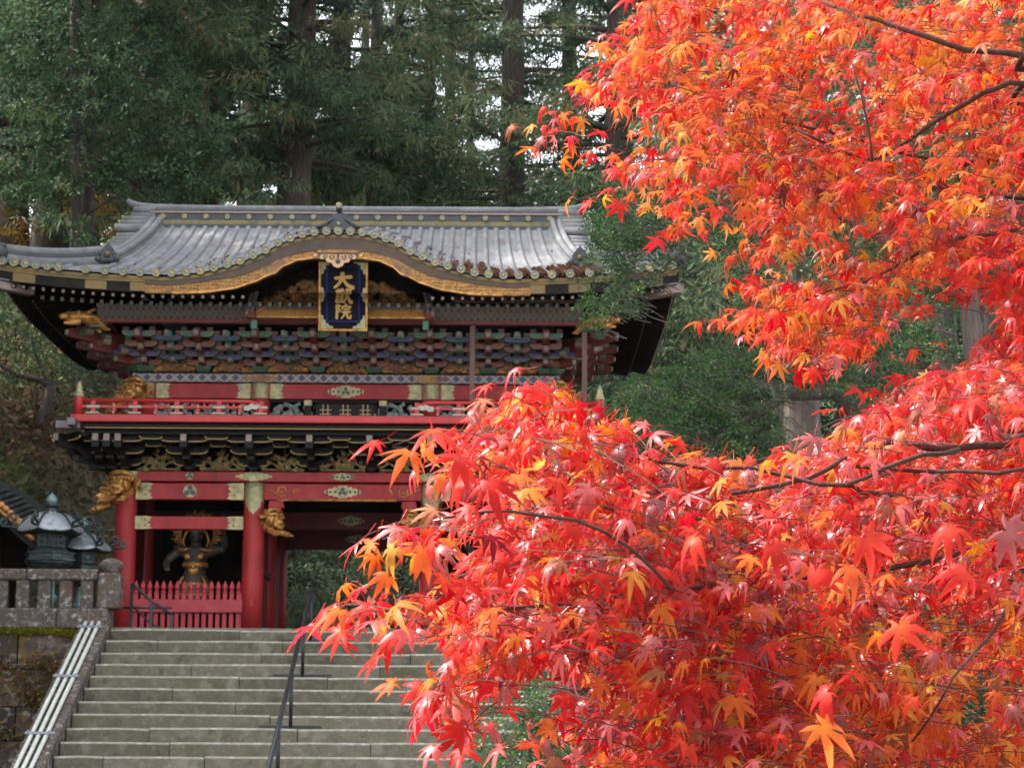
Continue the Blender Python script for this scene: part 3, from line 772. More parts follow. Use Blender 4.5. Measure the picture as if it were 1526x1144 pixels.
noseB = g.mesh('bracket_set', [M['black'], M['endgrain']])
cB = MB(); cB.prism([(-.14, 0), (.14, 0), (.14, .1), (-.14, .1)], -.14, .14); cB = cB.mesh('bearing_block', M['black'])
def lower_set(x, y, rz=0, sc=1.0):
    n = put('bracket_set', noseB, gate, (x, y, 3.42), (0, 0, rz), (1, sc, 1)); 
    put('bearing_block', blkB, n, (0, -.16, .05), sc=(1.6, 1.6, 1))
    for k, (yy, zz) in enumerate(((-.20, .17), (-.62, .36), (-1.04, .55))):
        a = put('bracket_arm', armB[k], n, (0, yy, zz)); t = put('gilt_edge', trimB[k], n, (0, yy, zz))
        if k < 2:
            for dx in (-1, 1): put('bearing_block', blkB, n, (dx * (.27 + .10 * k), yy, zz + .13))
    return n
LBX = (-4.5, -3.17, -1.84, -.61, .61, 1.84, 3.17, 4.5)
for x in LBX: lower_set(x, 0)
for s in (-1, 1):
    lower_set(s * 4.5, 0, s * pi / 4, 1.38)
    for y in (0, 1.2, 2.4): lower_set(s * 4.5, y, s * pi / 2)
    for dx in (.23, .46):                                      # doubled noses near the corner
        n = put('bracket_set', noseB, gate, (s * (4.5 + dx), -.0 - .0, 3.42)); put('bracket_arm', armB[0], n, (0, -1.04, .55)); put('gilt_edge', trimB[0], n, (0, -1.04, .55))
for a_, b_ in zip(LBX, LBX[1:]):                              # smaller arms filling the bays between the sets
    n = put('bracket_arm', armB[0], gate, ((a_ + b_) / 2, -1.16, 3.99), sc=(.72, 1, .8)); put('gilt_edge', trimB[0], n)
    n = put('bracket_arm', armB[0], gate, ((a_ + b_) / 2, -.82, 3.88), sc=(.5, 1, .7)); put('gilt_edge', trimB[0], n)
# carved struts between the lower brackets
def carve_src(w_, h, seed):
    r = random.Random(seed); g = MB()
    for k in range(46):
        t = r.uniform(-1, 1); hh = h * (1 - abs(t) ** 1.4 * .72) * r.random() ** .6
        g.ball((t * w_ / 2, r.uniform(-.04, .03), hh), r.uniform(.028, .062), 8, sc=(1, .8, 1))
    for k in range(10):
        a = r.uniform(-w_ / 2, w_ / 2) * .7; P = [(a + .09 * sin(q + k), -.05 + .01 * q, .05 + q * h * .16 * (1 - abs(a) / w_)) for q in range(4)]
        g.tube(P, [.03, .026, .02, .012], 6)
    g.box((0, .0, .03), (w_ * .95, .08, .05))
    return g
carv = [remesh(carve_src(.92, .44, s), 'carved_strut', M['carving'], .018, 1) for s in (1, 2)]
mids = [(a + b) / 2 for a, b in zip(LBX, LBX[1:])]
for k, x in enumerate(mids): put('carved_strut', carv[k % 2], gate, (x, -.22, 3.41), sc=(1 if k % 3 else -1, 1, 1))

# ---- balcony
XB, YB = 5.34, -1.5
g = MB(); g.box((0, 2.4 - 0, 4.30), (XB * 2 - .1, 7.6, .1)); build('balcony_floor', g, M['darkwood'], gate)
g = MB(); g.box((0, YB + .16, 4.155), (XB * 2 - .25, .24, .11), bev=.01); g.box((0, YB + .30, 4.06), (XB * 2 - .5, .2, .10), bev=.01); build('balcony_joist', g, M['black'], gate)
g = MB(); g.tube([(-XB + .2, YB + .04, 4.118), (XB - .2, YB + .04, 4.118)], .012, 5); build('gilt_line', g, M['goldtrim'], gate)
bal = beam('balcony_edge', -XB, XB, 4.225, 4.375, YB, .2, M['redrail'])
for s in (-1, 1):
    g = MB(); g.box((s * XB, 2.4, 4.30), (.2, 7.9, .15), bev=.012); build('balcony_edge', g, M['redrail'], gate)
    g = MB(); g.box((s * (XB + .14), YB + .05, 4.17), (.5, .16, .16), bev=.012); g.box((s * (XB + .02), YB - .12, 4.19), (.17, .4, .15), bev=.012); build('corner_beam_end', g, M['purplebeam'], gate)
    # corner post with gilt finial
    g = MB(); g.lathe([(.095, 4.37), (.095, 4.74), (.09, 4.76)], 16, (s * (XB - .06), YB + .02, 0)); p = build('rail_post', g, M['redrail'], gate, smooth=True)
    g = MB(); g.lathe([(.10, 4.735), (.105, 4.76), (.10, 4.80), (.075, 4.815), (.085, 4.84), (.075, 4.87), (.062, 4.885), (.068, 4.92), (.045, 5.0), (.012, 5.065), (0, 5.07)], 14, (s * (XB - .06), YB + .02, 0)); build('finial', g, M['brass'], p, smooth=True)
    # rails towards the centre, ends curling down
    xi = 1.50
    P = [(s * (XB - .1), YB, 4.665), (s * (xi + .42), YB, 4.665), (s * (xi + .28), YB, 4.655), (s * (xi + .16), YB, 4.61), (s * (xi + .06), YB, 4.54), (s * (xi - .04), YB, 4.46)]
    g = MB(); g.tube(P, .042, 10); build('top_rail', g, M['redrail'], gate, smooth=True)
    mr = beam('middle_rail', min(s * (XB - .1), s * (xi + .35)), max(s * (XB - .1), s * (xi + .35)), 4.508, 4.568, YB, .07, M['redrail'])
    g = MB(); o = [(0, -.05), (.12, -.06), (.2, -.02), (.3, -.04), (.42, .03), (.36, .07), (.26, .06), (.2, .09), (.1, .05), (0, .04)]; g.prism([(x * .8, z) for x, z in o], YB - .06, YB + .06)
    build('rail_scroll', g, M['silver'], gate, loc=(s * (xi + .42), 0, 4.53), sc=(-s, 1, 1))
    n = 9
    for k in range(n):
        x = s * (XB - .36 - k * .425)
        g = MB(); g.box((x, YB, 4.51), (.075 if k % 2 else .10, .08, .30 if k % 2 == 0 else .16), bev=.006); build('baluster', g, M['redrail'], gate)
        if k % 2 == 0:
            for zz, hh in ((4.538, .068), (4.40, .05)):
                g = MB(); g.box((x, YB - (.0 if zz > 4.5 else .055), zz), (.28, .085 if zz > 4.5 else .12, hh), bev=.018); build('rail_sleeve', g, M['silver'], gate)
        else:
            g = MB(); g.ball((x, YB - .045, 4.54), .028, 8); g.ball((x, YB - .105, 4.40), .028, 8); build('stud', g, M['silver'], gate, smooth=True)

# ---- upper storey body
UCX = (-4.2, -1.8, 1.8, 4.2); UY = .3
g = MB(); g.lathe([(.20, 4.35), (.20, 5.33)], 20); ucol = g.mesh('column', M['red'], True)
g = MB(); g.lathe([(.206, 5.0), (.212, 5.02), (.205, 5.06), (.208, 5.28), (.2, 5.335)], 20); ucap = g.mesh('column_cap', M['brass'], True)
for x in UCX:
    c = put('column', ucol, gate, (x, UY, 0)); put('column_cap', ucap, c)
ub = beam('tie_beam', -4.35, 4.35, 5.0, 5.32, UY, .26, M['red'])
for x in UCX:
    for s in (-1, 1):
        if abs(x + s * .5) > 4.3: continue
        g = fitting(.3, .32, 'end', UY - .146); build('beam_fitting', g, M['brass'], ub, loc=(x + s * .36, 0, 5.16), sc=(s, 1, 1))
build('centre_fitting', rosette(.78, .27, UY - .146), [M['brass'], M['darktile']], ub, loc=(0, 0, 5.16))
beam('brocade_beam', -4.5, 4.5, 5.34, 5.52, UY, .4, M['brocade'])
for x in UCX[1:3]: 
    g = fitting(.8, .17, 'mid', UY - .215); build('beam_fitting', g, M['bargedark'], gate, loc=(x, 0, 5.43))
g = MB(); g.box((0, UY + .1, 4.68), (8.4, .06, .66)); build('panel_back', g, M['void'], gate)
for s in (-1, 1):
    g = MB(); g.box((s * 4.16, 2.5, 5.5), (.07, 4.3, 2.25)); build('side_wall', g, M['reddark'], gate)
g = MB(); g.box((0, 4.6, 5.5), (8.3, .07, 2.25)); build('back_wall', g, M['reddark'], gate)
# lower panels: carved figures and a latticed window in the centre
g = MB(); g.box((0, UY - .02, 4.97), (8.2, .1, .06), bev=.01); build('panel_rail', g, M['black'], gate)
cv2 = [remesh(carve_src(.9, .40, s), 'panel_carving', M['tealcarv'], .02, 1) for s in (5, 6)]
for k, x in enumerate((-3.9, -3.3, -2.7, -2.1, -1.25, -.95, .95, 1.25, 2.1, 2.7, 3.3, 3.9)): put('panel_carving', cv2[k % 2], gate, (x, UY - .1, 4.5), sc=(.8, 1, 1.1))
# small gilt diamonds of the panel rail behind the balusters
g = MB()
for s in (-1, 1):
    for q in range(3):
        for j in range(3): g.prism([(s * (2.35 + q * .62 + j * .13) + a * .05, 4.83 + b * .07) for a, b in ((-1, -1), (1, -1), (0, 1))], UY - .16, UY - .13)
build('gilt_inlay', g, M['goldtrim'], gate)
th = MB(); th.prism([(-.66, 4.4), (.66, 4.4), (.66, 4.85), (.58, 4.94), (-.58, 4.94), (-.66, 4.85)], UY - .12, UY - .06); win = build('window', th, M['black'], gate)
g = MB()
fr = [(-.66, 4.4), (-.66, 4.85), (-.58, 4.93), (.58, 4.93), (.66, 4.85), (.66, 4.4)]
g.tube([(x, UY - .14, z) for x, z in fr], .03, 6); build('window_frame', g, M['black'], win, smooth=True)
for cx in (-.42, 0, .42):
    g = MB()
    for dx in (-.05, .05): g.box((cx + dx, UY - .135, 4.72), (.018, .012, .34))
    for dz in (-.04, .05): g.box((cx, UY - .138, 4.72 + dz), (.24, .012, .018))
    build('gilt_lattice', g, M['goldtrim'], win)
for s in (-1, 1):
    g = MB(); g.box((s * .79, UY - .1, 4.68), (.15, .14, .6), bev=.01); p = build('window_post', g, M['black'], gate)
    g = MB(); g.box((s * .79, UY - .11, 4.91), (.17, .16, .13), bev=.012); build('post_fitting', g, M['brass'], p)

# ---- coloured brackets of the upper storey
A_or = arm_mesh('bracket_arm', .66, .115, .13, M['p_white'], M['p_orange']); A_bl = arm_mesh('bracket_arm', .68, .115, .13, M['p_white'], M['p_blue']); A_gr = arm_mesh('bracket_arm', .68, .115, .13, M['p_white'], M['p_green'])
A_or2 = arm_mesh('bracket_arm', .54, .10, .12, M['p_pale'], M['p_orange']); A_bl2 = arm_mesh('bracket_arm', .54, .10, .12, M['p_grey'], M['p_blue'])
B1 = blk_mesh('bearing_block', .125, .085, M['p_grey'], M['p_pale']); B2 = blk_mesh('bearing_block', .125, .085, M['p_teal'], M['p_orange']); B3 = blk_mesh('bearing_block', .125, .085, M['p_grey'], M['p_orange'])
Bg = blk_mesh('bearing_block', .34, .15, M['p_green'], M['p_green'])
def nose(profile, m1, m2):
    g = MB(); g.prism([(y, z) for y, z in profile][::-1], -.07, .07, plane='YZ')
    for (y, z) in ((-.62, .17), (-1.08, .36), (-1.52, .56)): g.box((0, y, z), (.11, .05, .12), 1, bev=.03)
    return g.mesh('bracket_set', [m1, m2])
nz = nose([(.1, 0), (-.3, 0), (-.3, .08), (-.6, .10), (-.6, .25), (-1.06, .28), (-1.06, .43), (-1.5, .48), (-1.5, .64), (.1, .70)], M['p_red'], M['p_white'])
nz2 = nose([(.1, .05), (-.2, .05), (-.2, .12), (-.52, .14), (-.52, .3), (-.96, .33), (-.96, .5), (-1.3, .52), (-1.3, .64), (.1, .70)], M['p_teal'], M['p_pale'])
def upper_set(x, y, rz=0, sc=1.0, full=True, blocks=True):
    n = put('bracket_set', nz if full else nz2, gate, (x, y, 5.58), (0, 0, rz), (1, sc, 1))
    if full: put('bearing_block', Bg, n, (0, -.14, .04))
    T = ((A_or, -.30, .145, B2), (A_bl, -.62, .285, B1), (A_or, -.94, .425, B2), (A_gr, -1.26, .575, B3)) if full else ((A_or2, -.22, .09, B1), (A_bl2, -.52, .225, B2), (A_or2, -.84, .365, B1), (A_bl2, -1.16, .51, B3))
    for am, yy, zz, bl in T:
        put('bracket_arm', am, n, (0, yy, zz))
        for dx in ((-.27, 0, .27) if full else (-.2, .2)) if blocks else (): put('bearing_block', bl, n, (dx, yy, zz + .095))
    return n
UBX = [-4.2 + 1.2 * k for k in range(8)]
for x in UBX: upper_set(x, UY)
for a, b in zip(UBX, UBX[1:]): upper_set((a + b) / 2, UY, full=False)
for s in (-1, 1):
    upper_set(s * 4.2, UY, s * pi / 4, 1.35)
    upper_set(s * 4.2, UY, s * pi / 2, blocks=False); upper_set(s * 4.2, UY + 1.2, s * pi / 2, blocks=False); upper_set(s * 4.2, UY + 2.4, s * pi / 2, blocks=False)
cv3 = [remesh(carve_src(.86, .30, s), 'bracket_carving', M['carving2'], .018, 1) for s in (8, 9)]
for k, (a, b) in enumerate(zip(UBX, UBX[1:])): put('bracket_carving', cv3[k % 2], gate, ((a + b) / 2, UY - .24, 5.54), sc=(-1 if k % 2 else 1, 1, 1))
g = MB(); g.box((0, UY + .05, 5.95), (8.5, .08, .9)); build('bracket_back', g, M['p_red'], gate)
beam('eave_purlin', -4.95, 4.95, 6.30, 6.38, -1.35, .16, M['p_red'])
for s in (-1, 1):
    g = MB(); g.box((s * 4.87, 2.0, 6.34), (.16, 6.6, .08)); build('eave_purlin', g, M['p_red'], gate)
# painted lozenge soffit strip
g = MB(); g.grid(lambda u, v: (lerp(-4.95, 4.95, u), lerp(-1.42, -1.80, v), lerp(6.375, 6.60, v)), 20, 2)
g.grid(lambda u, v: (lerp(-4.95, 4.95, 1 - u), lerp(-1.40, -1.78, v), lerp(6.40, 6.625, v)), 20, 2)
build('painted_soffit', g, M['lattice'], gate)

# ---- gilt beam, posts and carving inside the cusped gable
beam('gilt_beam', -1.72, 1.72, 6.36, 6.68, -1.62, .16, M['goldpanel'])
for z in (6.37, 6.67):
    g = MB(); g.tube([(-1.72, -1.71, z), (1.72, -1.71, z)], .016, 6); build('gilt_line', g, M['gold'], gate)
for s in (-1, 1):
    g = MB(); g.tube([(s * 1.66, -1.72, 6.5), (s * 1.45, -1.72, 6.62), (s * 1.1, -1.72, 6.66)], [.02, .016, .006], 6); build('gilt_scroll', g, M['gold'], gate)
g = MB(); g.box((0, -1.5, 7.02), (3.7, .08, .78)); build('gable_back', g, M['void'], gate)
def carve_arch(seed):
    r = random.Random(seed); g = MB()
    for k in range(230):
        x = r.uniform(-1.55, 1.55); h = .60 * (1 - (abs(x) / 1.62) ** 1.6); 
        g.ball((x, r.uniform(-.05, .05), r.uniform(0, max(.04, h))), r.uniform(.04, .085), 8)
    g.box((0, .03, .03), (3.1, .06, .06)); return g
put('gable_carving', remesh(carve_arch(3), 'gable_carving', M['carving2'], .024, 1), gate, (0, -1.6, 6.70))
for s in (-1, 1):
    g = MB(); R_ = Matrix.Rotation(radians(s * -11), 3, 'Y') @ Matrix.Rotation(radians(-14), 3, 'X')
    g.box((0, 0, 0), (.15, .13, .62), 0, bev=.02, rot=R_); g.box((0, -.06, -.27), (.17, .15, .17), 1, bev=.02, rot=R_); g.box((s * .05, -.1, .32), (.2, .16, .14), 2, bev=.02)
    g.box((s * -.06, -.03, -.46), (.13, .13, .2), 3, bev=.02); g.box((s * .0, -.068, .02), (.06, .03, .4), 4, rot=R_)
    build('strut', g, [M['p_white'], M['p_red'], M['endgrain'], M['p_green'], M['p_blue']], gate, loc=(s * 1.80, -1.72, 6.66))

# ================================================================== roof
VE, XE, YR, YK = -2.55, 6.84, 2.4, 7.35
KA = [(0, 7.935), (.36, 7.925), (.76, 7.86), (1.15, 7.715), (1.55, 7.48), (2.08, 7.26), (2.75, 7.10), (3.4, 7.03), (3.9, 7.04)]
KI = [(0, 7.43), (.45, 7.425), (.80, 7.38), (1.10, 7.25), (1.26, 7.10), (1.40, 7.06), (1.64, 6.93), (2.1, 6.78), (2.7, 6.70), (3.2, 6.685), (4, 6.685)]
def basez(v): return 7.05 + .30 * v + .0325 * v * v
def lift(x, y):
    cx = max(0, (abs(x) - 3.2) / 3.5); cy = max(0, (abs(y - YR) - 1.6) / 3.35)
    return .22 * cx ** 2 * min(1.2, cy) ** 2
def eavez(x):
    """top of the front eave line"""
    return (interp(KA, abs(x)) if abs(x) < 3.6 else 7.045) + lift(x, VE)
def kara(x, v):
    ax = abs(x)
    if ax > 3.4: return -9
    f = min(1, (3.4 - ax) / .5)
    lip = .05 + .17 * min(1, ax / 1.5)
    return interp(KA, ax) + f * (lip * (1 - exp(-v / .35))) + .235 * v
def roofz(x, y):
    v = min(y - VE, YK - y); z = basez(max(0, v)) + lift(x, y)
    if abs(x) > 4.95: z = min(z, basez(max(0, XE - abs(x))) + lift(x, y))
    if y < YR: z = max(z, kara(x, max(0, y - VE)))
    return z
def flare(x0, v): return x0 * (1 + .18 * (abs(x0) / 4.45) ** 3 * max(0, 1 - v / 4.95) ** 1.5)
VT = 4.86
g = MB()
g.grid(lambda u, v: (lambda X, Y: (X, Y, roofz(X, Y)))(flare(lerp(-4.62, 4.62, u), v * VT), VE + v * VT), 96, 40)
for s in (-1, 1):      # front hip wedges and the side slopes, rear slope
    def hip(u, v, s=s):
        vv = v * 1.78; a = abs(flare(4.62, vv)); b = XE - vv; X = s * lerp(a, max(a, b), u); Y = VE + vv; return (X, Y, basez(vv) + lift(X, Y))
    g.grid(hip if s > 0 else (lambda u, v: hip(1 - u, v)), 10, 12)
    def sidef(u, v, s=s):
        d = v * 1.8; Y = lerp(VE + d, YK - d, u); X = s * (XE - d); return (X, Y, basez(d) + lift(X, Y))
    g.grid((lambda u, v: sidef(u, v)) if s > 0 else (lambda u, v: sidef(1 - u, v)), 24, 8)
g.grid(lambda u, v: (lambda X, Y: (X, Y, basez(YK - Y) + lift(X, Y)))(lerp(XE - (0 if v > .64 else 0) - (1 - v) * 1.8, -XE + (1 - v) * 1.8, u), lerp(YR, YK, v)), 40, 16)
roof = build('roof', g, M['roofbed'], gate, smooth=True)
# round tile rows, each with its disc at the eave
disc = MB(); disc.lathe([(.088, -.02), (.088, .03), (.072, .034), (.066, .026), (.03, .026), (.026, .034), (.0, .034)], 14, (0, 0, 0), 0, 'Y'); disc = disc.mesh('eave_tile', M['tileend'], True)
def surf_n(x, y):
    e = .03; dx = (roofz(x + e, y) - roofz(x - e, y)) / (2 * e); return Vector((-dx, 0, 1)).normalized()
def tile_row(path, r=.058):
    g = MB(); n = 6; k = len(path)
    for i, p in enumerate(path):
        nn = surf_n(p[0], p[1]); t = Vector(nn).cross(Vector((0, 1, 0))).normalized()
        rr = r * (1.06 - .10 * ((i * .5) % 1))
        for j in range(n + 1):
            a = pi * j / n; q = Vector(p) + t * cos(a) * rr + nn * (sin(a) * rr * .95 - .012)
            g.v.append(tuple(q))
    for i in range(k - 1):
        for j in range(n):
            a = i * (n + 1) + j; g.f.append((a, a + n + 1, a + n + 2, a + 1)); g.m.append(0)
    g.f.append(tuple(range(n + 1))); g.m.append(0)
    return g
NR = 18; SP = .24
for i in range(-NR, NR + 1):
    x0 = i * SP; path = []
    for v in np.linspace(-.03, VT - .02, 48):
        vv = max(0, v); X = flare(x0, vv); path.append((X, VE + v, roofz(X, VE + vv) + .012))
    build('tile_row', tile_row(path), M['tile'], roof, smooth=True)
    p = path[0]; put('eave_tile', disc, roof, (p[0], p[1] - .0, p[2] + .012), (0, 0, 0))
for s in (-1, 1):
    for k in range(6):
        X = s * (abs(flare(4.62, 0)) + .02 + k * .225)
        if abs(X) > XE - .1: continue
        vm = min(1.75, XE - abs(X)); path = []
        for v in np.linspace(-.03, vm, 10): path.append((X, VE + v, basez(max(0, v)) + lift(X, VE + max(0, v)) + .012))
        build('tile_row', tile_row(path), M['tile'], roof, smooth=True); p = path[0]
        put('eave_tile', disc, roof, (p[0], p[1], p[2] + .012))
# thin mossy board under the tiles and the black fascia with gilt plates
def strip(name, x0, x1, zt, zb, yf, th, m, n=24, parent=None):
    g = MB(); xs = [lerp(x0, x1, i / n) for i in range(n + 1)]
    for x in xs:
        a, b = zt(x), zb(x); g.v += [(x, yf, b), (x, yf, a), (x, yf + th, a), (x, yf + th, b)]
    for i in range(n):
        for r in range(4):
            r2 = (r + 1) % 4; g.f.append((i * 4 + r, i * 4 + r2, i * 4 + 4 + r2, i * 4 + 4 + r)[::-1]); g.m.append(0)
    g.f.append((0, 1, 2, 3)[::-1]); g.f.append((n * 4, n * 4 + 1, n * 4 + 2, n * 4 + 3)); g.m += [0, 0]
    return build(name, g, m, parent or gate)
strip('eave_board', -XE + .02, XE - .02, lambda x: eavez(x) - .03, lambda x: eavez(x) - .10, VE + .02, .12, M['moldgold'], 110, roof)
for s in (-1, 1):
    fa = strip('fascia', s * 3.86, s * (XE - .06), lambda x: eavez(x) - .10, lambda x: eavez(x) - .345, VE + .06, .1, M['fascia'], 16)
    strip('fascia_moulding', s * 3.6, s * (XE - .06), lambda x: eavez(x) - .10, lambda x: eavez(x) - .15, VE + .035, .1, M['moldgold'], 16)
    for a, b in ((6.05, 6.5), (4.62, 5.05), (3.82, 4.15)):
        pl = strip('fascia_plate', s * a, s * b, lambda x: eavez(x) - .155, lambda x: eavez(x) - .33, VE + .052, .02, M['moldgold'], 4, fa)
# cusped gable bargeboard in lengths: gilt, bronzed at joints and at the crown
def ki(x): return interp(KI, abs(x))
def ko(x): return eavez(x) - .105
M['bargebrown'] = mat('brown_lacquer_moulding', (.045, .026, .018), (.10, .055, .025), scale=5, rough=.5)
seg = [(-3.85, -2.3, 'bargegold'), (-2.3, -1.55, 'bargegold'), (-1.55, -.98, 'bargedark'), (-.98, -.34, 'bargegold'), (-.34, .34, 'bargedark'), (.34, .98, 'bargegold'), (.98, 1.55, 'bargedark'), (1.55, 2.3, 'bargegold'), (2.3, 3.85, 'bargegold')]
for a, b, mm in seg:
    strip('bargeboard', a, b, lambda x: ko(x) - .05, ki, VE + (.05 if mm == 'bargegold' else .035), .11, M[mm], 22)
strip('barge_moulding', -3.85, 3.85, ko, lambda x: ko(x) - (.085 + .15 * max(0, 1 - (abs(x) / 2.6) ** 2)), VE + .03, .14, M['bargebrown'], 90)
strip('barge_edge', -3.3, 3.3, lambda x: ki(x) + .022, lambda x: ki(x) - .012, VE + .03, .15, M['gold'], 90)
strip('gable_soffit', -3.3, 3.3, lambda x: ki(x) + .02, lambda x: ki(x) - .01, VE + .18, .85, M['black'], 60)

# rafters in two tiers, lacquered black with pale capped ends
raf = MB(); raf.box((0, .55, 0), (.075, 1.1, .085)); 
raf.box((0, -.012, 0), (.058, .025, .062), 1, bev=.01)
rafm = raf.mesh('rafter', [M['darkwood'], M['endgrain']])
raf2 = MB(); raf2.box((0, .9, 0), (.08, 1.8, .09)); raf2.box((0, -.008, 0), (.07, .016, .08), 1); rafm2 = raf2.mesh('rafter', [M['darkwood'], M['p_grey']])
def rafters(fn, xs, me, rx, rz):
    for x in xs:
        p = fn(x); put('rafter', me, roof, p, (rx, 0, rz))
xs = [x for x in np.arange(-6.5, 6.51, .2) if abs(x) > 1.75]
rafters(lambda x: (x, -2.40, 6.635 + lift(x, VE)), xs, rafm, radians(14), 0)
rafters(lambda x: (x, -1.98, 6.575 + lift(x, VE) * .8), np.arange(-6.0, 6.01, .2), rafm2, radians(12), 0)
for s in (-1, 1):
    rz = s * pi / 2
    rafters(lambda y: (s * (XE - .12), y, 6.635 + lift(XE, y)), np.arange(-2.2, 7.0, .24), rafm, radians(14), rz)
    rafters(lambda y: (s * (XE - .58), y, 6.575 + lift(XE, y) * .8), np.arange(-1.6, 6.5, .24), rafm2, radians(12), rz)
# soffit boards above the rafters
g = MB()
def sof(u, v, s):      # s: 0 front, 1 right, 2 rear, 3 left
    d = .08 + v * 2.3
    if s in (0, 2):
        X = lerp(-XE + d, XE - d, u); Y = (VE + d) if s == 0 else (YK - d)
    else:
        Y = lerp(VE + d, YK - d, u); X = (XE - d) * (1 if s == 1 else -1)
    return (X, Y, 6.70 + .22 * d + lift(X, Y) * (1 - v * .8))
for s in (0, 1, 2, 3): g.grid(lambda u, v, s=s: sof(u, v, s), 30, 6)
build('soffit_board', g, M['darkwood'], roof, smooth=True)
for s in (-1, 1):      # side and corner fascia
    gg = MB(); n = 24
    for i in range(n + 1):
        y = lerp(VE + .1, YK - .1, i / n); z = 7.045 + lift(XE, y)
        gg.v += [(s * (XE - .04), y, z - .03), (s * (XE - .04), y, z - .30), (s * (XE - .16), y, z - .30), (s * (XE - .16), y, z - .03)]
    for i in range(n):
        for r in range(4): gg.f.append((i * 4 + r, i * 4 + (r + 1) % 4, i * 4 + 4 + (r + 1) % 4, i * 4 + 4 + r)); gg.m.append(0)
    build('fascia', gg, M['fascia'], gate)
    zc = 7.045 + lift(XE, VE)
    for k in range(38):
        y = VE + .15 + k * .25; put('eave_tile', disc, roof, (s * XE, y, 7.06 + lift(XE, y)), (0, 0, s * pi / 2))
    g = MB(); R_ = Matrix.Rotation(s * pi / 4, 3, 'Z')
    g.box(Vector((s * (XE - .30), VE + .30, zc - .46)), (.2, .9, .17), 0, bev=.015, rot=R_); g.box(Vector((s * (XE - .14), VE + .14, zc - .36)), (.30, .42, .035), 1, bev=.006, rot=R_)
    build('corner_rafter', g, [M['endgrain'], M['purplebeam']], gate)
    # gable wall, verge stubs, descending ridge, hip ridge
    g = MB(); g.prism([(-.4, 7.6), (5.2, 7.6), (YR, 9.25)], s * 4.52, s * 4.62, plane='YZ'); build('gable_wall', g, M['darkwood'], gate)
    for k in range(11):
        v = 4.72 - k * .27; X = flare(4.45, v); Y = VE + v; z = basez(v) + .05
        L_ = .66 + .05 * k * .2
        g = MB(); rr = .10 if k < 3 else .078
        g.tube([(s * (X + .12), Y, z + (.10 if k < 3 else .02)), (s * (X + .12 + L_ * (.95 if k < 3 else .75)), Y, z + (.10 if k < 3 else .0))], rr, 10); t_ = build('verge_tile', g, M['tile'], roof, smooth=True)
        g = MB(); g.lathe([(rr * 1.08, -.01), (rr * 1.08, .03), (rr * .8, .035)], 12, (s * (X + .12 + L_ * (.95 if k < 3 else .75)), Y, z + (.10 if k < 3 else .0)), 0, 'X'); build('tile_cap', g, M['tileend'], t_, smooth=True)
    path = []; 
    for v in np.linspace(4.95, 1.62, 22): path.append((s * flare(4.45, v), VE + v, basez(v)))
    for wd, h0, h1, mm in ((.30, .0, .10, 'roofbed'), (.24, .10, .17, 'tile')):
        g = MB(); k = len(path)
        for (x, y, z) in path: g.v += [(x - wd / 2, y, z + h0), (x - wd / 2, y, z + h1), (x + wd / 2, y, z + h1), (x + wd / 2, y, z + h0)]
        for i in range(k - 1):
            for r in range(4): g.f.append((i * 4 + r, i * 4 + (r + 1) % 4, i * 4 + 4 + (r + 1) % 4, i * 4 + 4 + r)); g.m.append(0)
        g.f.append((k * 4 - 4, k * 4 - 3, k * 4 - 2, k * 4 - 1)); g.m.append(0)
        build('descending_ridge', g, M[mm], roof)
    for dx in (-.075, .075):
        g = MB(); g.tube([(x + dx, y, z + .175) for x, y, z in path], .07, 8); build('ridge_tile', g, M['tile'], roof, smooth=True)
    hp = []
    for t in np.linspace(0, 1, 12):
        X = lerp(4.95, XE - .12, t); Y = lerp(-.72, VE + .14, t); hp.append((s * X, Y, min(basez(Y - VE), basez(XE - X)) + lift(X, Y) + .02 + .05 * t * t))
    for r, dz, mm in ((.15, .03, 'roofbed'), (.125, .13, 'darktile'), (.10, .24, 'tile')):
        g = MB(); g.tube([(x, y, z + dz) for x, y, z in hp], r, 10); build('hip_ridge', g, M[mm], roof, smooth=True)
    g = MB(); x, y, z = hp[-1]
    d = Vector((s * .7, -.7, 0))
    g.tube([Vector((x, y, z + .12)), Vector((x, y, z + .12)) + d * .22], [.15, .16], 12); g.tube([Vector((x, y, z + .26)), Vector((x, y, z + .27)) + d * .12, Vector((x, y, z + .36)) + d * .25], [.09, .08, .03], 8)
    build('hip_end_tile', g, M['darktile'], roof, smooth=True)
def ogre_tile(w_, h, horn=True):
    o = [(-.5, 0), (.5, 0), (.56, .12), (.5, .24), (.40, .22), (.36, .34), (.42, .44), (.32, .60), (.2, .74), (.08, .84), (0, 1.0), (-.08, .84), (-.2, .74), (-.32, .60), (-.42, .44), (-.36, .34), (-.40, .22), (-.5, .24), (-.56, .12)]
    g = MB(); g.prism([(x * w_, z * h) for x, z in o], -.05, .06)
    o2 = [(x * w_ * .7, z * h * .74 + h * .06) for x, z in o]; g.prism(o2, -.09, -.04)
    g.ball((0, -.1, h * .34), w_ * .16, 10, 1)
    for s in (-1, 1): g.lathe([(w_ * .14, -.0), (w_ * .14, .1), (w_ * .08, .12)], 12, (s * w_ * .48, -.02, h * .14), 0, 'Y')
    return g
for s in (-1, 1):
    v = 1.62; X = s * flare(4.45, v)
    build('ogre_tile', ogre_tile(.40, .44), [M['darktile'], M['moldgold']], roof, loc=(X, VE + v - .08, basez(v) + .02))
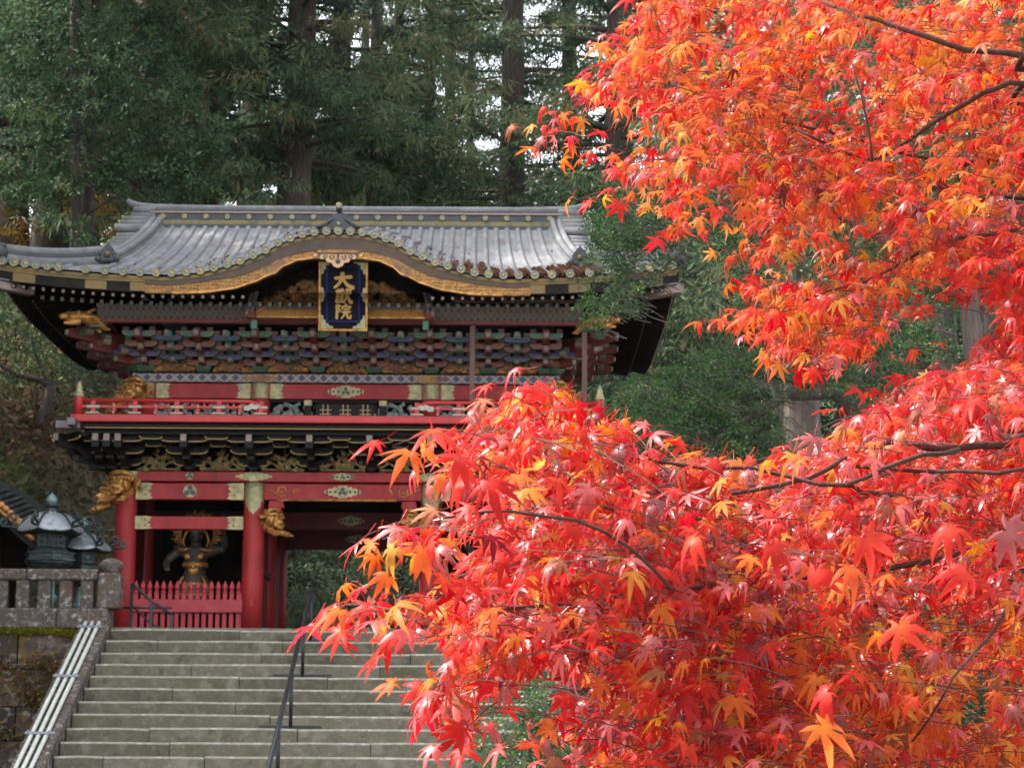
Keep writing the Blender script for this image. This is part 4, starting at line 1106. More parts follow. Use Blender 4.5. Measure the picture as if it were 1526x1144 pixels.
# crown ornament on the cusped gable
g = MB(); o = [(-.52, 0), (.52, 0), (.55, .07), (.40, .13), (.30, .16), (.22, .28), (.12, .38), (0, .41), (-.12, .38), (-.22, .28), (-.30, .16), (-.40, .13), (-.55, .07)]
g.prism(o, -.07, .07); g.prism([(x * .62, z * .78 + .03) for x, z in o], -.12, -.05)
for s in (-1, 1):
    g.tube([(s * .2, -.12, .20), (s * .34, -.12, .12), (s * .46, -.12, .09), (s * .5, -.12, .03), (s * .42, -.12, .0)], [.03, .035, .035, .03, .02], 6)
    g.tube([(s * .1, -.13, .26), (s * .22, -.13, .2), (s * .26, -.13, .1)], [.02, .03, .02], 6)
g.ball((0, -.14, .14), .05, 8, 1)
g.tube([(0, .1, .36), (0, -.05, .44), (0, -.12, .50)], [.06, .06, .065], 10, 0); g.lathe([(.07, 0), (.07, .05), (.05, .07)], 12, (0, -.12, .52), 1, 'Y')
build('crown_ornament', g, [M['darktile'], M['tileend']], roof, loc=(0, VE + .16, 7.97))
# main ridge
rg = MB()
for z0, z1, hw, hx, mm in ((9.17, 9.26, .26, 4.62, 0), (9.26, 9.37, .20, 4.56, 1), (9.37, 9.52, .18, 4.56, 2), (9.52, 9.56, .22, 4.62, 3), (9.56, 9.62, .18, 4.66, 0)):
    rg.box((0, YR, (z0 + z1) / 2), (hx * 2, hw * 2, z1 - z0), mm, bev=.01)
ridge = build('main_ridge', rg, [M['darktile'], M['mossband'], M['darktile'], M['pinkband']], roof)
P = [(-5.16, YR, 9.86), (-5.08, YR, 9.79), (-4.9, YR, 9.72), (-4.6, YR, 9.685), (-3.5, YR, 9.665), (0, YR, 9.66), (3.5, YR, 9.665), (4.6, YR, 9.685), (4.9, YR, 9.72), (5.08, YR, 9.79), (5.16, YR, 9.86)]
g = MB(); g.tube(P, [.05, .075] + [.095] * 7 + [.075, .05], 12); build('ridge_cap', g, M['tile'], roof, smooth=True)
for k in range(-9, 10):
    g = MB(); g.lathe([(.068, 0), (.068, .02), (.05, .028), (.02, .02)], 14, (k * .48, YR - .19, 9.445), 0, 'Y'); build('ridge_medallion', g, M['tileend'], ridge, smooth=True)
for s in (-1, 1):
    for k, (z, l) in enumerate(((9.60, .36), (9.47, .42), (9.33, .48))):
        g = MB(); g.tube([(s * 4.5, YR - .14, z), (s * (4.62 + l), YR - .14, z - .01)], .085, 10); build('ridge_end_tile', g, M['tile'], roof, smooth=True)
    build('ogre_tile', ogre_tile(.5, .5), [M['darktile'], M['moldgold']], roof, loc=(s * 4.98, YR, 9.2), rot=(0, 0, s * pi / 2))
# dead leaves gathered on the right of the roof
M['litter'] = leafmat('dead_leaf', [(0, (.10, .05, .035)), (.5, (.20, .09, .06)), (1, (.26, .14, .10))], trans=.1, rough=.9, spec=.1)
def litfn(r):
    while True:
        x = r.uniform(2.2, 5.0); v = abs(r.normal(0, 1.05)); 
        if r.random() < min(1, .06 + ((x - 2.1) / 2.6) ** 1.5) and v < .15 + (x - 2) * .6: break
    X = flare(x, v) if x < 4.5 else x; k = (x / SP) % 1; X += (.5 - k) * SP * .7
    return (X, VE + v, roofz(X, VE + v) + .015), (r.normal(0, .5), -.6, .7)
V, F, T = tufts(9000, litfn, .07, 9)
V2, F2, T2 = tufts(420, lambda r: (lambda x, v: ((x, VE + v, roofz(x, VE + v) + .015), (0, -.6, .6)))(flare(r.integers(-18, 18) * SP + .12, 1.), abs(r.normal(0, 1.0))), .05, 10)
put('fallen_leaves', mesh_np('fallen_leaves', np.vstack([V, V2]), np.vstack([F, F2 + len(V)]), [M['litter']], tint=np.hstack([T, T2])), kind='stuff', label='dry brown fallen leaves caught between the tiles at the right of the gate roof', cat='leaf litter')
# ================================================================== carved beasts on the gate
def lion_src(seed=1):
    """lion head nosing facing -Y, about .75 wide"""
    r = random.Random(seed); g = MB()
    g.ball((0, .05, .30), .20, 12); g.ball((0, -.12, .22), .145, 12, sc=(1.1, 1, .85)); g.ball((0, -.24, .235), .06, 8, sc=(1.3, 1, .8))
    for s in (-1, 1):
        g.ball((s * .085, -.14, .345), .055, 8); g.ball((s * .11, -.17, .17), .07, 8); g.tube([(s * .02, -.19, .40), (s * .12, -.15, .43), (s * .2, -.06, .40)], [.04, .045, .03], 8)
        g.tube([(s * .18, .0, .42), (s * .27, -.02, .46), (s * .32, -.04, .40)], [.05, .04, .02], 8)
        g.tube([(s * .12, .0, .05), (s * .2, -.16, -.02), (s * .22, -.30, -.07)], [.085, .075, .075], 10)
        for q in (-.05, 0, .05): g.ball((s * .22 + q, -.37, -.085), .036, 8)
    g.tube([(-.24, -.02, .50), (-.1, -.08, .545), (.1, -.08, .545), (.24, -.02, .50)], [.05, .06, .06, .05], 8)
    g.tube([(-.1, -.2, .10), (0, -.235, .085), (.1, -.2, .10)], .035, 8)
    for k in range(34):
        a = r.uniform(-.3, pi + .3); R_ = r.uniform(.24, .36); y = r.uniform(-.03, .22)
        c = Vector((R_ * cos(a), y, .26 + R_ * sin(a) * .8)); d = Vector((cos(a), -.4, sin(a) - .3)) * .07
        g.tube([c - d * .5, c + d * .4, c + d + Vector((0, -.03, -.03))], [.045, .038, .014], 6)
    g.ball((0, .25, .2), .2, 10)
    return g
lion_me = remesh(lion_src(), 'lion_carving', M['gold'], .016, 1)
def lion(x, y, z, rz, sc=1.0):
    return put('lion_carving', lion_me, gate, (x, y, z), (0, 0, rz), (sc, sc, sc))
for s in (-1, 1):
    lion(s * 4.58, -.30, 2.82, s * .35, .98); lion(s * 4.88, -.06, 2.66, s * 1.25, .9)
    g = MB(); g.box((s * 1.38, -.02, 2.74), (.34, .2, .16), bev=.015, taper=.85); g.box((s * 1.38, -.04, 2.62), (.22, .22, .12), bev=.015); build('beam_nose', g, M['red'], gate)
    lion(s * 1.42, -.08, 2.16, -s * .95, .86)
    lion(s * 4.42, UY - .3, 4.86, s * .5, .92); lion(s * 4.72, UY - .05, 4.78, s * 1.2, .8)
def dragon_src():
    g = MB(); r = random.Random(4)
    g.tube([(0, .5, 0), (0, .2, .02), (0, 0, .05), (0, -.25, .03), (0, -.45, .0)], [.12, .13, .12, .085, .055], 10)
    g.tube([(0, -.05, -.05), (0, -.22, -.10), (0, -.38, -.12)], [.08, .05, .03], 8)
    for s in (-1, 1):
        g.tube([(s * .07, .05, .12), (s * .12, .2, .2), (s * .12, .36, .22)], [.04, .03, .012], 6); g.ball((s * .07, -.1, .12), .045, 8)
        g.tube([(s * .08, -.3, .0), (s * .18, -.4, .06), (s * .2, -.3, .14)], [.02, .018, .008], 6)
        for k in range(8): g.tube([(s * .1, .1 + .05 * k, .05 - .03 * k), (s * .2, .18 + .05 * k, .04 - .03 * k)], [.045, .01], 6)
    return g
dr = remesh(dragon_src(), 'dragon_carving', M['gold'], .016, 1)
for s in (-1, 1):
    put('dragon_carving', dr, gate, (s * 5.28, -1.55, 6.33), (0, 0, s * .9), (1.05, 1.05, 1.05))
    g = MB(); g.box((s * 4.93, -1.28, 6.42), (.2, .2, .3), 0, bev=.02); g.box((s * 5.0, -1.3, 6.25), (.3, .3, .12), 1, bev=.02); build('corner_block', g, [M['p_blue'], M['p_green']], gate)

# ================================================================== name plaque
plq = empty('name_plaque', at(511, 494, -1.95), label='gilt framed black name plaque with three gold characters under the gable', cat='plaque')
plq.rotation_euler = (radians(9), 0, 0)
PW, PH = 1.0, 1.49
g = MB(); g.box((0, .03, PH / 2), (PW - .04, .05, PH - .04), bev=.01); build('panel', g, M['plaqueblack'], plq)
for nm, c, s_ in (('frame_bar', (0, 0, .03), (PW, .07, .05)), ('frame_bar', (0, 0, PH - .03), (PW, .07, .05)), ('frame_bar', (-PW / 2 + .025, 0, PH / 2), (.05, .066, PH - .06)), ('frame_bar', (PW / 2 - .025, 0, PH / 2), (.05, .066, PH - .06))):
    g = MB(); g.box(c, s_, bev=.012); build(nm, g, M['gold'], plq)
ix, iz0, iz1 = .325, .205, 1.315
for c, s_ in (((0, -.008, iz0), (.70, .03, .05)), ((0, -.008, iz1), (.70, .03, .05)), ((-ix, -.008, (iz0 + iz1) / 2), (.05, .028, iz1 - iz0)), ((ix, -.008, (iz0 + iz1) / 2), (.05, .028, iz1 - iz0))):
    g = MB(); g.box(c, s_, bev=.006); build('blue_border', g, M['plaqueblue'], plq)
for sx in (-1, 1):
    for sz in (-1, 1):
        o = [(0, 0), (.26, 0), (.24, .05), (.17, .06), (.15, .11), (.10, .10), (.11, .17), (.06, .18), (.05, .26), (0, .28)]
        o = [(sx * (.45 - x), (PH / 2 + sz * (PH / 2 - .06 - z))) for x, z in o]
        if sx * sz < 0: o = o[::-1]
        g = MB(); g.prism(o if sx * sz < 0 else o, -.004, .012); build('corner_fitting', g, M['brass'], plq)
    o = [(sx * (.45 - x), PH / 2 + z) for x, z in ((0, -.15), (.05, -.13), (.06, -.06), (.10, 0), (.06, .06), (.05, .13), (0, .15))]
    g = MB(); g.prism(o, -.004, .012); build('side_fitting', g, M['brass'], plq)
def stroke(pts, wd):
    """brush stroke: centre line in the 0..1 character square, widths along it"""
    k = len(pts); L_, R_ = [], []
    for i in range(k):
        a = Vector(pts[max(0, i - 1)]); b = Vector(pts[min(k - 1, i + 1)]); t = (b - a).normalized(); n_ = Vector((-t.y, t.x)); p = Vector(pts[i])
        L_.append(p + n_ * wd[i] / 2); R_.append(p - n_ * wd[i] / 2)
    st = Vector(pts[0]) - (Vector(pts[1]) - Vector(pts[0])).normalized() * wd[0] * .35; en = Vector(pts[-1]) + (Vector(pts[-1]) - Vector(pts[-2])).normalized() * wd[-1] * .45
    return [st] + R_ + [en] + L_[::-1]
def bez(p, n=8):
    if len(p) == 2: return [tuple(Vector(p[0]).lerp(Vector(p[1]), i / (n - 1))) for i in range(n)]
    a, b, c = [Vector(q) for q in p]; return [tuple((1 - t) ** 2 * a + 2 * t * (1 - t) * b + t * t * c) for t in np.linspace(0, 1, n)]
CH = {
 'dai': [([(.10, .64), (.45, .70), (.88, .72)], .15, .17), ([(.46, .97), (.50, .45), (.06, .08)], .16, .11), ([(.50, .62), (.62, .22), (.98, .06)], .09, .2)],
 'yu': [([(.20, .95), (.28, .90)], .12, .08), ([(.46, .98), (.36, .88)], .12, .08), ([(.06, .82), (.32, .86), (.54, .86)], .10, .10), ([(.16, .80), (.14, .40), (.08, .10)], .11, .10), ([(.12, .68), (.36, .72), (.46, .66)], .09, .11), ([(.46, .68), (.46, .40), (.42, .10)], .12, .11),
        ([(.24, .84), (.24, .66), (.18, .50)], .08, .06), ([(.36, .84), (.34, .66), (.42, .56)], .08, .06), ([(.16, .44), (.40, .46)], .08, .08), ([(.14, .28), (.40, .30)], .08, .08), ([(.10, .10), (.42, .12)], .10, .10),
        ([(.58, .66), (.76, .70), (.96, .68)], .11, .11), ([(.74, .98), (.76, .50), (.54, .06)], .12, .08), ([(.76, .62), (.82, .26), (1.0, .06)], .08, .18), ([(.86, .94), (.94, .84)], .10, .11)],
 'in': [([(.08, .90), (.28, .95), (.32, .86)], .10, .09), ([(.30, .88), (.18, .72), (.30, .64)], .09, .07), ([(.22, .70), (.40, .56), (.24, .46)], .08, .08), ([(.12, .90), (.14, .5), (.12, .02)], .12, .12),
        ([(.66, .99), (.70, .88)], .11, .10), ([(.46, .84), (.46, .74), (.44, .66)], .10, .07), ([(.46, .82), (.72, .86), (.94, .80)], .10, .12), ([(.94, .80), (.92, .72), (.86, .66)], .11, .07), ([(.56, .64), (.70, .67), (.82, .66)], .09, .09), ([(.44, .46), (.70, .50), (.94, .48)], .10, .11),
        ([(.62, .46), (.60, .22), (.40, .04)], .11, .08), ([(.76, .46), (.70, .06), (.92, .06)], .11, .13), ([(.92, .06), (1.0, .10), (.98, .26)], .13, .07)]}
for nm, z0, z1, hw in (('dai', .86, 1.195, .20), ('yu', .565, .865, .165), ('in', .255, .555, .165)):
    g = MB()
    for si, (p, w0, w1) in enumerate(CH[nm]):
        pts = bez(p, 9); wd = [lerp(w0, w1, t) * (1.42 - .16 * sin(pi * t)) for t in np.linspace(0, 1, 9)]
        o = [((q[0] - .5) * 2 * hw, z0 + q[1] * (z1 - z0)) for q in stroke(pts, wd)]
        n_ = len(o); y0 = -.022 - .0012 * si
        ar = sum(o[i][0] * o[(i + 1) % n_][1] - o[(i + 1) % n_][0] * o[i][1] for i in range(n_))
        g.prism(o if ar > 0 else o[::-1], y0, .01)
    build('character', g, M['charge'], plq)
cl_ = MB(); o = [(-.50, .10), (-.48, .04), (-.38, .05), (-.34, -.01), (-.25, .0), (-.22, -.07), (-.13, -.08), (-.09, -.15), (0, -.19), (.09, -.15), (.13, -.08), (.22, -.07), (.25, .0), (.34, -.01), (.38, .05), (.48, .04), (.50, .10)]
cl_.prism(o, -.10, -.04)
cl_.lathe([(.05, 0), (.05, .02), (.03, .03)], 12, (0, -.10, -.05), 1, 'Y'); cl_.tube([(0, -.108, .02), (0, -.108, .09)], .02, 6, 1)
for s in (-1, 1):
    for (x0, z0, r0) in ((.13, .03, .055), (.26, .05, .045), (.385, .075, .03)): cl_.tube([(s * (x0 + r0 * (1 - .6 * t) * cos(t * 6 + 2.5)), -.105, z0 + r0 * (1 - .6 * t) * sin(t * 6 + 2.5)) for t in np.linspace(0, 1, 10)], .011, 5, 1)
cl_.box((0, -.07, .14), (.84, .12, .09), 3, bev=.02)
build('gable_pendant', cl_, [mat('pale_rose_gilt', (.62, .38, .22), (.52, .30, .16), scale=8, rough=.5, metal=.2), M['darktile'], M['p_red'], M['bargedark']], gate, loc=(0, VE + .10, 7.40))

# ================================================================== picket fences between the columns
pk = MB(); pk.box((0, 0, .46), (.095, .05, .92), bev=.012)
pk.lathe([(.050, .90), (.054, .92), (.035, .945), (.036, .955), (.058, 1.0), (.055, 1.04), (.03, 1.10), (.006, 1.15), (0, 1.152)], 10)
pk = pk.mesh('picket', M['redfence'])
for s, lab in ((-1, 'red picket fence closing the left bay of the gate'), (1, 'red picket fence closing the right bay of the gate')):
    f = empty('picket_fence', (s * 3.17, -.02, 0), label=lab, cat='fence', group='red picket fences of the gate')
    for k in range(16): put('picket', pk, f, (-1.06 + k * .1413, -.02, 0))
    g = MB(); g.box((0, -.06, .625), (2.34, .10, .27), bev=.012); build('rail', g, M['redfence'], f)
    g = MB(); g.box((0, .0, .06), (2.34, .12, .1), bev=.01); build('sill', g, M['redfence'], f)
    for e in (-1, 1):
        g = MB(); g.box((e * 1.13, -.01, .46), (.08, .1, .9), bev=.01); build('end_stile', g, M['redfence'], f)

# ================================================================== guardian statues in the side bays
def guardian():
    g = MB()
    # legs, skirt, torso, arms, head fused into one surface
    g.tube([(-.22, 0, .0), (-.24, -.02, .35), (-.17, 0, .75)], [.10, .13, .17], 12); g.tube([(.24, 0, .0), (.25, -.03, .35), (.17, 0, .75)], [.10, .13, .17], 12)
    for s in (-1, 1): g.ball((s * .25, -.10, .04), .11, 8, sc=(.9, 1.6, .6))
    g.lathe([(.42, .34), (.40, .5), (.34, .7), (.25, .9), (.22, 1.02), (.25, 1.18), (.30, 1.33), (.26, 1.45), (.12, 1.52), (.10, 1.6)], 18, star=lambda a: 1 + .03 * sin(9 * a))
    g.ball((0, -.12, 1.05), .17, 10, sc=(1.2, .8, .9))
    for s in (-1, 1): g.ball((s * .13, -.15, 1.30), .13, 10, sc=(1, .6, .8)); g.ball((s * .33, 0, 1.42), .14, 10)
    g.tube([(-.33, 0, 1.42), (-.54, -.05, 1.25), (-.60, -.1, 1.15)], [.11, .09, .08], 10); g.tube([(-.60, -.1, 1.15), (-.56, -.28, 1.02), (-.52, -.36, .98)], [.085, .07, .055], 10)
    g.tube([(.33, 0, 1.42), (.55, -.03, 1.45), (.63, -.05, 1.48)], [.11, .09, .085], 10); g.tube([(.63, -.05, 1.48), (.62, -.1, 1.68), (.60, -.12, 1.80)], [.085, .07, .055], 10)
    for c, ax in (((-.52, -.38, .98), 0), ((.60, -.13, 1.86), 1)):
        g.ball(c, .065, 8)
        for q in range(4): g.tube([(c[0] - .05 + q * .03, c[1] - .04, c[2] + .04), (c[0] - .05 + q * .03, c[1] - .085, c[2]), (c[0] - .05 + q * .03, c[1] - .05, c[2] - .04)], .016, 6)
        g.tube([(c[0] + .05, c[1], c[2] - .02), (c[0] + .06, c[1] - .06, c[2] + .02)], .018, 6)
    g.ball((0, -.03, 1.72), .15, 12, sc=(.9, 1, 1.12)); g.ball((0, -.17, 1.70), .035, 6); g.tube([(-.06, -.155, 1.63), (0, -.165, 1.62), (.06, -.155, 1.63)], .022, 6)
    for s in (-1, 1): g.ball((s * .055, -.145, 1.76), .03, 6); g.ball((s * .135, 0, 1.72), .04, 6, sc=(.5, .8, 1.3)); g.tube([(s * .02, -.165, 1.80), (s * .1, -.14, 1.82)], .02, 6)
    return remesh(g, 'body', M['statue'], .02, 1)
M['statue'] = mat('painted_statue', (.035, .05, .042), (.075, .05, .034), (.07, .058, .06), scale=7, rough=.5, bump=.4, bscale=24)
body_me = guardian()
def statue(x, lab, flip):
    st = empty('guardian_statue', (x, 1.15, .46), label=lab, cat='statue', group='guardian statues in the gate bays')
    put('body', body_me, st, sc=(flip, 1, 1))
    g = MB(); g.lathe([(.275, 1.06), (.285, 1.1), (.27, 1.16)], 18); g.lathe([(.345, .66), (.36, .69), (.35, .72)], 18); g.lathe([(.405, .42), (.425, .46), (.41, .5)], 18)
    g.ball((0, -.25, .98), .11, 10, sc=(1.1, .5, 1)); g.ball((0, -.29, 1.06), .06, 8)
    for s in (-1, 1):
        g.ball((s * .13, -.24, 1.28), .085, 8, sc=(1, .4, .9)); g.tube([(s * .05, -.2, 1.46), (s * .2, -.2, 1.42), (s * .36, -.12, 1.40)], [.02, .03, .04], 6)
        g.tube([(s * .2, -.3, .85), (s * .32, -.34, .62), (s * .36, -.3, .40)], [.03, .03, .02], 6); g.tube([(s * .08, -.32, .7), (s * .14, -.4, .5)], .022, 6)
    build('armour', g, M['gold'], st, smooth=True)
    g = MB(); g.lathe([(.16, 1.82), (.175, 1.86), (.15, 1.9), (.10, 1.98), (.06, 2.06), (.08, 2.1), (.02, 2.2), (0, 2.21)], 14); 
    for s in (-1, 1): g.tube([(s * .12, .0, 1.86), (s * .22, .0, 1.80), (s * .28, .0, 1.62), (s * .22, -.05, 1.5)], [.025, .03, .03, .015], 6)
    build('crown', g, M['gold'], st, smooth=True)
    g = MB()
    for k in range(26):
        a = pi * (-.15 + 1.3 * k / 25); rr = .40 + .05 * (k % 2)
        g.tube([(.34 * cos(a), .2, 1.78 + .34 * sin(a)), ((rr + .03) * cos(a + .08), .2, 1.78 + (rr + .03) * sin(a + .08)), ((rr + .12) * cos(a), .2, 1.78 + (rr + .1) * sin(a))], [.03, .04, .008], 6)
    g.tube([(.36 * cos(a), .2, 1.78 + .36 * sin(a)) for a in np.linspace(0, 2 * pi, 24)], .025, 6)
    build('flame_halo', g, M['gold'], st, smooth=True)
    g = MB(); g.tube([(flip * .60, -.2, 1.35), (flip * .60, -.2, 2.1)], .022, 6); g.tube([(flip * .60, -.2, 2.1), (flip * .60, -.2, 2.3)], [.05, .005], 6); build('trident_staff', g, M['bronze'], st)
    g = MB(); g.ball((0, .05, -.05), .5, 12, sc=(1.1, .7, .3)); build('rock_base', g, M['darktile'], st, smooth=True)
statue(-3.2, 'green skinned guardian statue with flame halo in the left bay', 1)
statue(3.2, 'guardian statue in the right bay mostly behind maple leaves', -1)

# ================================================================== temporary brown timber frame under the right eave
sf = empty('prop_frame', (3.8, -1.95, 4.36), label='plain brown timber props with a cross rail under the right eave', cat='timber frame')
for px in (704, 871):
    p = at(px, 525, -1.30); g = MB(); g.box((p.x - 3.8, .65, 1.05), (.105, .09, 2.16), bev=.006); build('prop', g, M['polewood'], sf)
    g = MB(); q = p.x - 3.8
    if px == 704: g.tube([(q, .62, 1.9), (q - .12, .62, 2.08)], .018, 6); build('brace', g, M['polewood'], sf)
g = MB(); zt = at(760, 449, -1.86).z - 4.36; g.box((.1, .10, zt), (3.2, .08, .07), bev=.006); build('cross_rail', g, M['polewood'], sf)
# ================================================================== bronze lanterns
def lantern(x, y, zb, H, lab, rz=0, n=6, wide=1.06):
    L = empty('bronze_lantern', (x, y, zb), rz, label=lab, cat='lantern', group='bronze lanterns on the terrace'); L.scale = (wide, wide, 1)
    k = H / 2.8
    def lt(name, prof, m, nn=n, star=None, smooth=False, parent=L):
        g = MB(); g.lathe([(r * k, z * k) for r, z in prof], nn, star=star); return build(name, g, m, parent, smooth=smooth)
    lt('base', [(.44, 0), (.44, .12), (.36, .16), (.34, .24), (.22, .30), (.15, .36)], M['bronze'])
    lt('shaft', [(.13, .34), (.12, .6), (.17, .68), (.17, .74), (.12, .8), (.115, 1.12), (.15, 1.16)], M['verdi'], 14, smooth=True)
    pl = lt('bowl', [(.14, 1.14), (.20, 1.2), (.33, 1.28), (.42, 1.36), (.45, 1.40)], M['bronze'], 18, star=lambda a: 1 + .03 * cos(9 * a), smooth=True)
    lt('platform', [(.47, 1.40), (.50, 1.42), (.50, 1.47), (.47, 1.48), (.47, 1.55), (.49, 1.56), (.49, 1.59), (.38, 1.60), (.36, 1.64)], M['bronze'])
    fb = lt('fire_box', [(.31, 1.63), (.33, 1.65), (.29, 1.70), (.285, 1.98), (.32, 2.02)], M['bronze'])
    for q in range(n):
        a = 2 * pi * (q + .5) / n + pi / n; c = Vector((cos(a), sin(a), 0)); R_ = Matrix.Rotation(a + pi / 2, 3, 'Z')
        g = MB(); r0 = .285 * cos(pi / n) + .006
        g.box((c * r0 + Vector((0, 0, 1.84))) * k, (.2 * k, .012 * k, .24 * k), 0, bev=.004, rot=R_)
        for dz in (-.06, .06):
            for dx in (-.05, .05): g.ball(tuple((c * (r0 + .005) + Vector((0, 0, 1.84 + dz)) + R_ @ Vector((dx, 0, 0))) * k), .03 * k, 6, 0)
        build('grille', g, M['bronze'], fb)
    # lobed cap with curling ribs
    g = MB()
    prof = [(.62, 1.97), (.63, 2.0), (.58, 2.06), (.50, 2.19), (.40, 2.29), (.28, 2.35), (.17, 2.37), (.17, 2.40)]
    m = 48; n0 = 0
    for (r, z) in prof:
        for j in range(m):
            a = 2 * pi * j / m; t = abs(((a * n / (2 * pi)) % 1) - .5) * 2      # 1 at ribs
            rr = r * (1 - .05 * (1 - t)); zz = z + (.06 * t ** 3 if r > .5 else .03 * (1 - t) * (r > .2))
            g.v.append((rr * cos(a) * k, rr * sin(a) * k, zz * k))
    for i in range(len(prof) - 1):
        for j in range(m):
            a_, b_ = i * m + j, i * m + (j + 1) % m; g.f.append((a_, b_, b_ + m, a_ + m)); g.m.append(0)
    g.f.append(tuple(range(m))[::-1]); g.m.append(1)
    rf = build('cap', g, [M['bronzeroof'], M['bronze']], L, smooth=True)
    g = MB(); g.lathe([(.30 * k, 1.96 * k), (.60 * k, 1.985 * k), (.615 * k, 2.0 * k)], n); build('eave_plate', g, M['bronze'], rf)
    for q in range(n):
        a = 2 * pi * q / n; c, s = cos(a), sin(a)
        g = MB(); P = [(.17, 2.39), (.28, 2.365), (.41, 2.31), (.51, 2.21), (.60, 2.10), (.66, 2.07)]
        g.tube([(r * c * k, r * s * k, z * k) for r, z in P], .018 * k, 6)
        for (r0, z0, R0) in ((.70, 2.27, .11), (.86, 2.16, .085)):
            sp = [(r0 + R0 * (1 - t * .72) * cos(-1.9 + t * 7.5), z0 + R0 * (1 - t * .72) * sin(-1.9 + t * 7.5)) for t in np.linspace(0, 1, 18)]
            sp = [(.62, 2.07)] + sp
            g.tube([(r * c * k, r * s * k, z * k) for r, z in sp], [.026 * k] * 9 + [.02 * k] * 10, 6)
        build('curled_rib', g, M['bronze'], rf, smooth=True)
    fn = lt('finial', [(.16, 2.37), (.17, 2.40), (.13, 2.42), (.12, 2.47), (.09, 2.49), (.14, 2.52), (.13, 2.56)], M['bronze'], 12, parent=rf)
    lt('jewel', [(.07, 2.55), (.10, 2.60), (.105, 2.65), (.08, 2.71), (.03, 2.76), (0, 2.80)], M['verdi'], 14, smooth=True, parent=rf)
p = at(78, 733, -2.2); lantern(p.x, -2.2, Z0, p.z - Z0, 'larger verdigris bronze lantern with turquoise jewel behind the balustrade', .35)
p = at(125, 786, -1.4); lantern(p.x, -1.4, Z0, p.z + .22 - Z0, 'smaller bronze lantern right of the larger one beside the gate', .15)

# ================================================================== corner of the neighbouring hall roof at the left edge
hall = empty('side_hall', (-9.0, 1.0, Z0), label='corner of a small dark tiled hall with gilt eave at left edge', cat='hall')
hc = Vector((-9.0, 1.0, Z0))
pts = [at(px, py, -.6) - hc for px, py in ((-260, 640), (-120, 690), (-40, 728), (0, 752), (25, 775), (50, 797))]
g = MB(); n = len(pts)
for p in pts: g.v += [tuple(p), tuple(p + Vector((0, 1.6, .34))), tuple(p + Vector((0, 3.4, .5)))]
for i in range(n - 1):
    for j in range(2): g.f.append((i * 3 + j, i * 3 + 3 + j, i * 3 + 4 + j, i * 3 + 1 + j)); g.m.append(0)
hr = build('roof', g, M['darktile'], hall, smooth=True)
def along(t):
    t *= n - 1; i = min(n - 2, int(t)); return pts[i].lerp(pts[i + 1], t - i)
for k in range(16):
    p = along(.12 + k * .0555)
    g = MB(); g.tube([p + Vector((0, -.04, .03)), p + Vector((0, 1.6, .38))], .055, 8); tr = build('tile_row', g, M['darktile'], hr, smooth=True)
    g = MB(); g.lathe([(.075, 0), (.075, .04), (.05, .05)], 10, p + Vector((0, -.04, .03)), 0, 'Y'); build('eave_tile', g, M['gold'], tr, smooth=True)
g = MB(); g.tube([p + Vector((0, .0, -.10)) for p in pts], .06, 6); build('gilt_eave', g, M['gold'], hall, smooth=True)
g = MB(); g.tube([p + Vector((0, .14, -.24)) for p in pts], .10, 6); build('eave_board', g, M['black'], hall)
g = MB(); g.grid(lambda u, v: along(u * .97) + Vector((0, .1 + 2.6 * v, -.3 - .1 * v)), 10, 3); build('soffit', g, M['void'], hall)
q = at(-400, 850, .6) - hc; q2 = at(30, 850, .6) - hc
for k in range(12):
    x0 = lerp(q.x, q2.x, k / 12); x1 = lerp(q.x, q2.x, (k + 1) / 12); g = MB(); g.box(((x0 + x1) / 2, .2, 1.2), (x1 - x0 - .01, .1, 2.7), bev=.01); build('wall_board', g, M['void'], hall)
# ================================================================== foliage helpers
M['cedar'] = leafmat('cedar_needles', [(0, (.030, .058, .036)), (.4, (.080, .138, .072)), (.75, (.165, .24, .115)), (1, (.26, .23, .12))], trans=.42, rough=.65, spec=.25, objrand=.12)
M['ever'] = leafmat('evergreen_leaf', [(0, (.008, .026, .008)), (.4, (.024, .070, .016)), (.8, (.062, .14, .032)), (1, (.12, .21, .055))], trans=.28, rough=.45, spec=.4, objrand=.1)
M['shrub'] = leafmat('shrub_leaf', [(0, (.05, .085, .052)), (.5, (.12, .18, .11)), (.85, (.22, .28, .19)), (1, (.28, .22, .09))], trans=.25, rough=.4, spec=.5, objrand=.1)
M['yellowleaf'] = leafmat('yellow_leaf', [(0, (.16, .12, .02)), (.5, (.38, .22, .03)), (1, (.40, .13, .02))], trans=.4, rough=.6)
M['under'] = leafmat('undergrowth_leaf', [(0, (.09, .06, .035)), (.35, (.22, .13, .08)), (.6, (.12, .18, .06)), (.85, (.22, .26, .10)), (1, (.32, .20, .11))], trans=.2, rough=.8, spec=.2)
M['shaggy'] = leafmat('young_cedar_needles', [(0, (.018, .042, .022)), (.45, (.046, .095, .043)), (.8, (.088, .15, .062)), (1, (.15, .15, .075))], trans=.35, rough=.6, spec=.25)
M['farhill'] = mat('wooded_hillside', (.022, .045, .025), (.05, .075, .035), (.015, .03, .02), scale=.05, rough=1, bump=1, bscale=.2, spec=.05)
def unit(a): return a / np.maximum(1e-9, np.linalg.norm(a, axis=-1, keepdims=True))
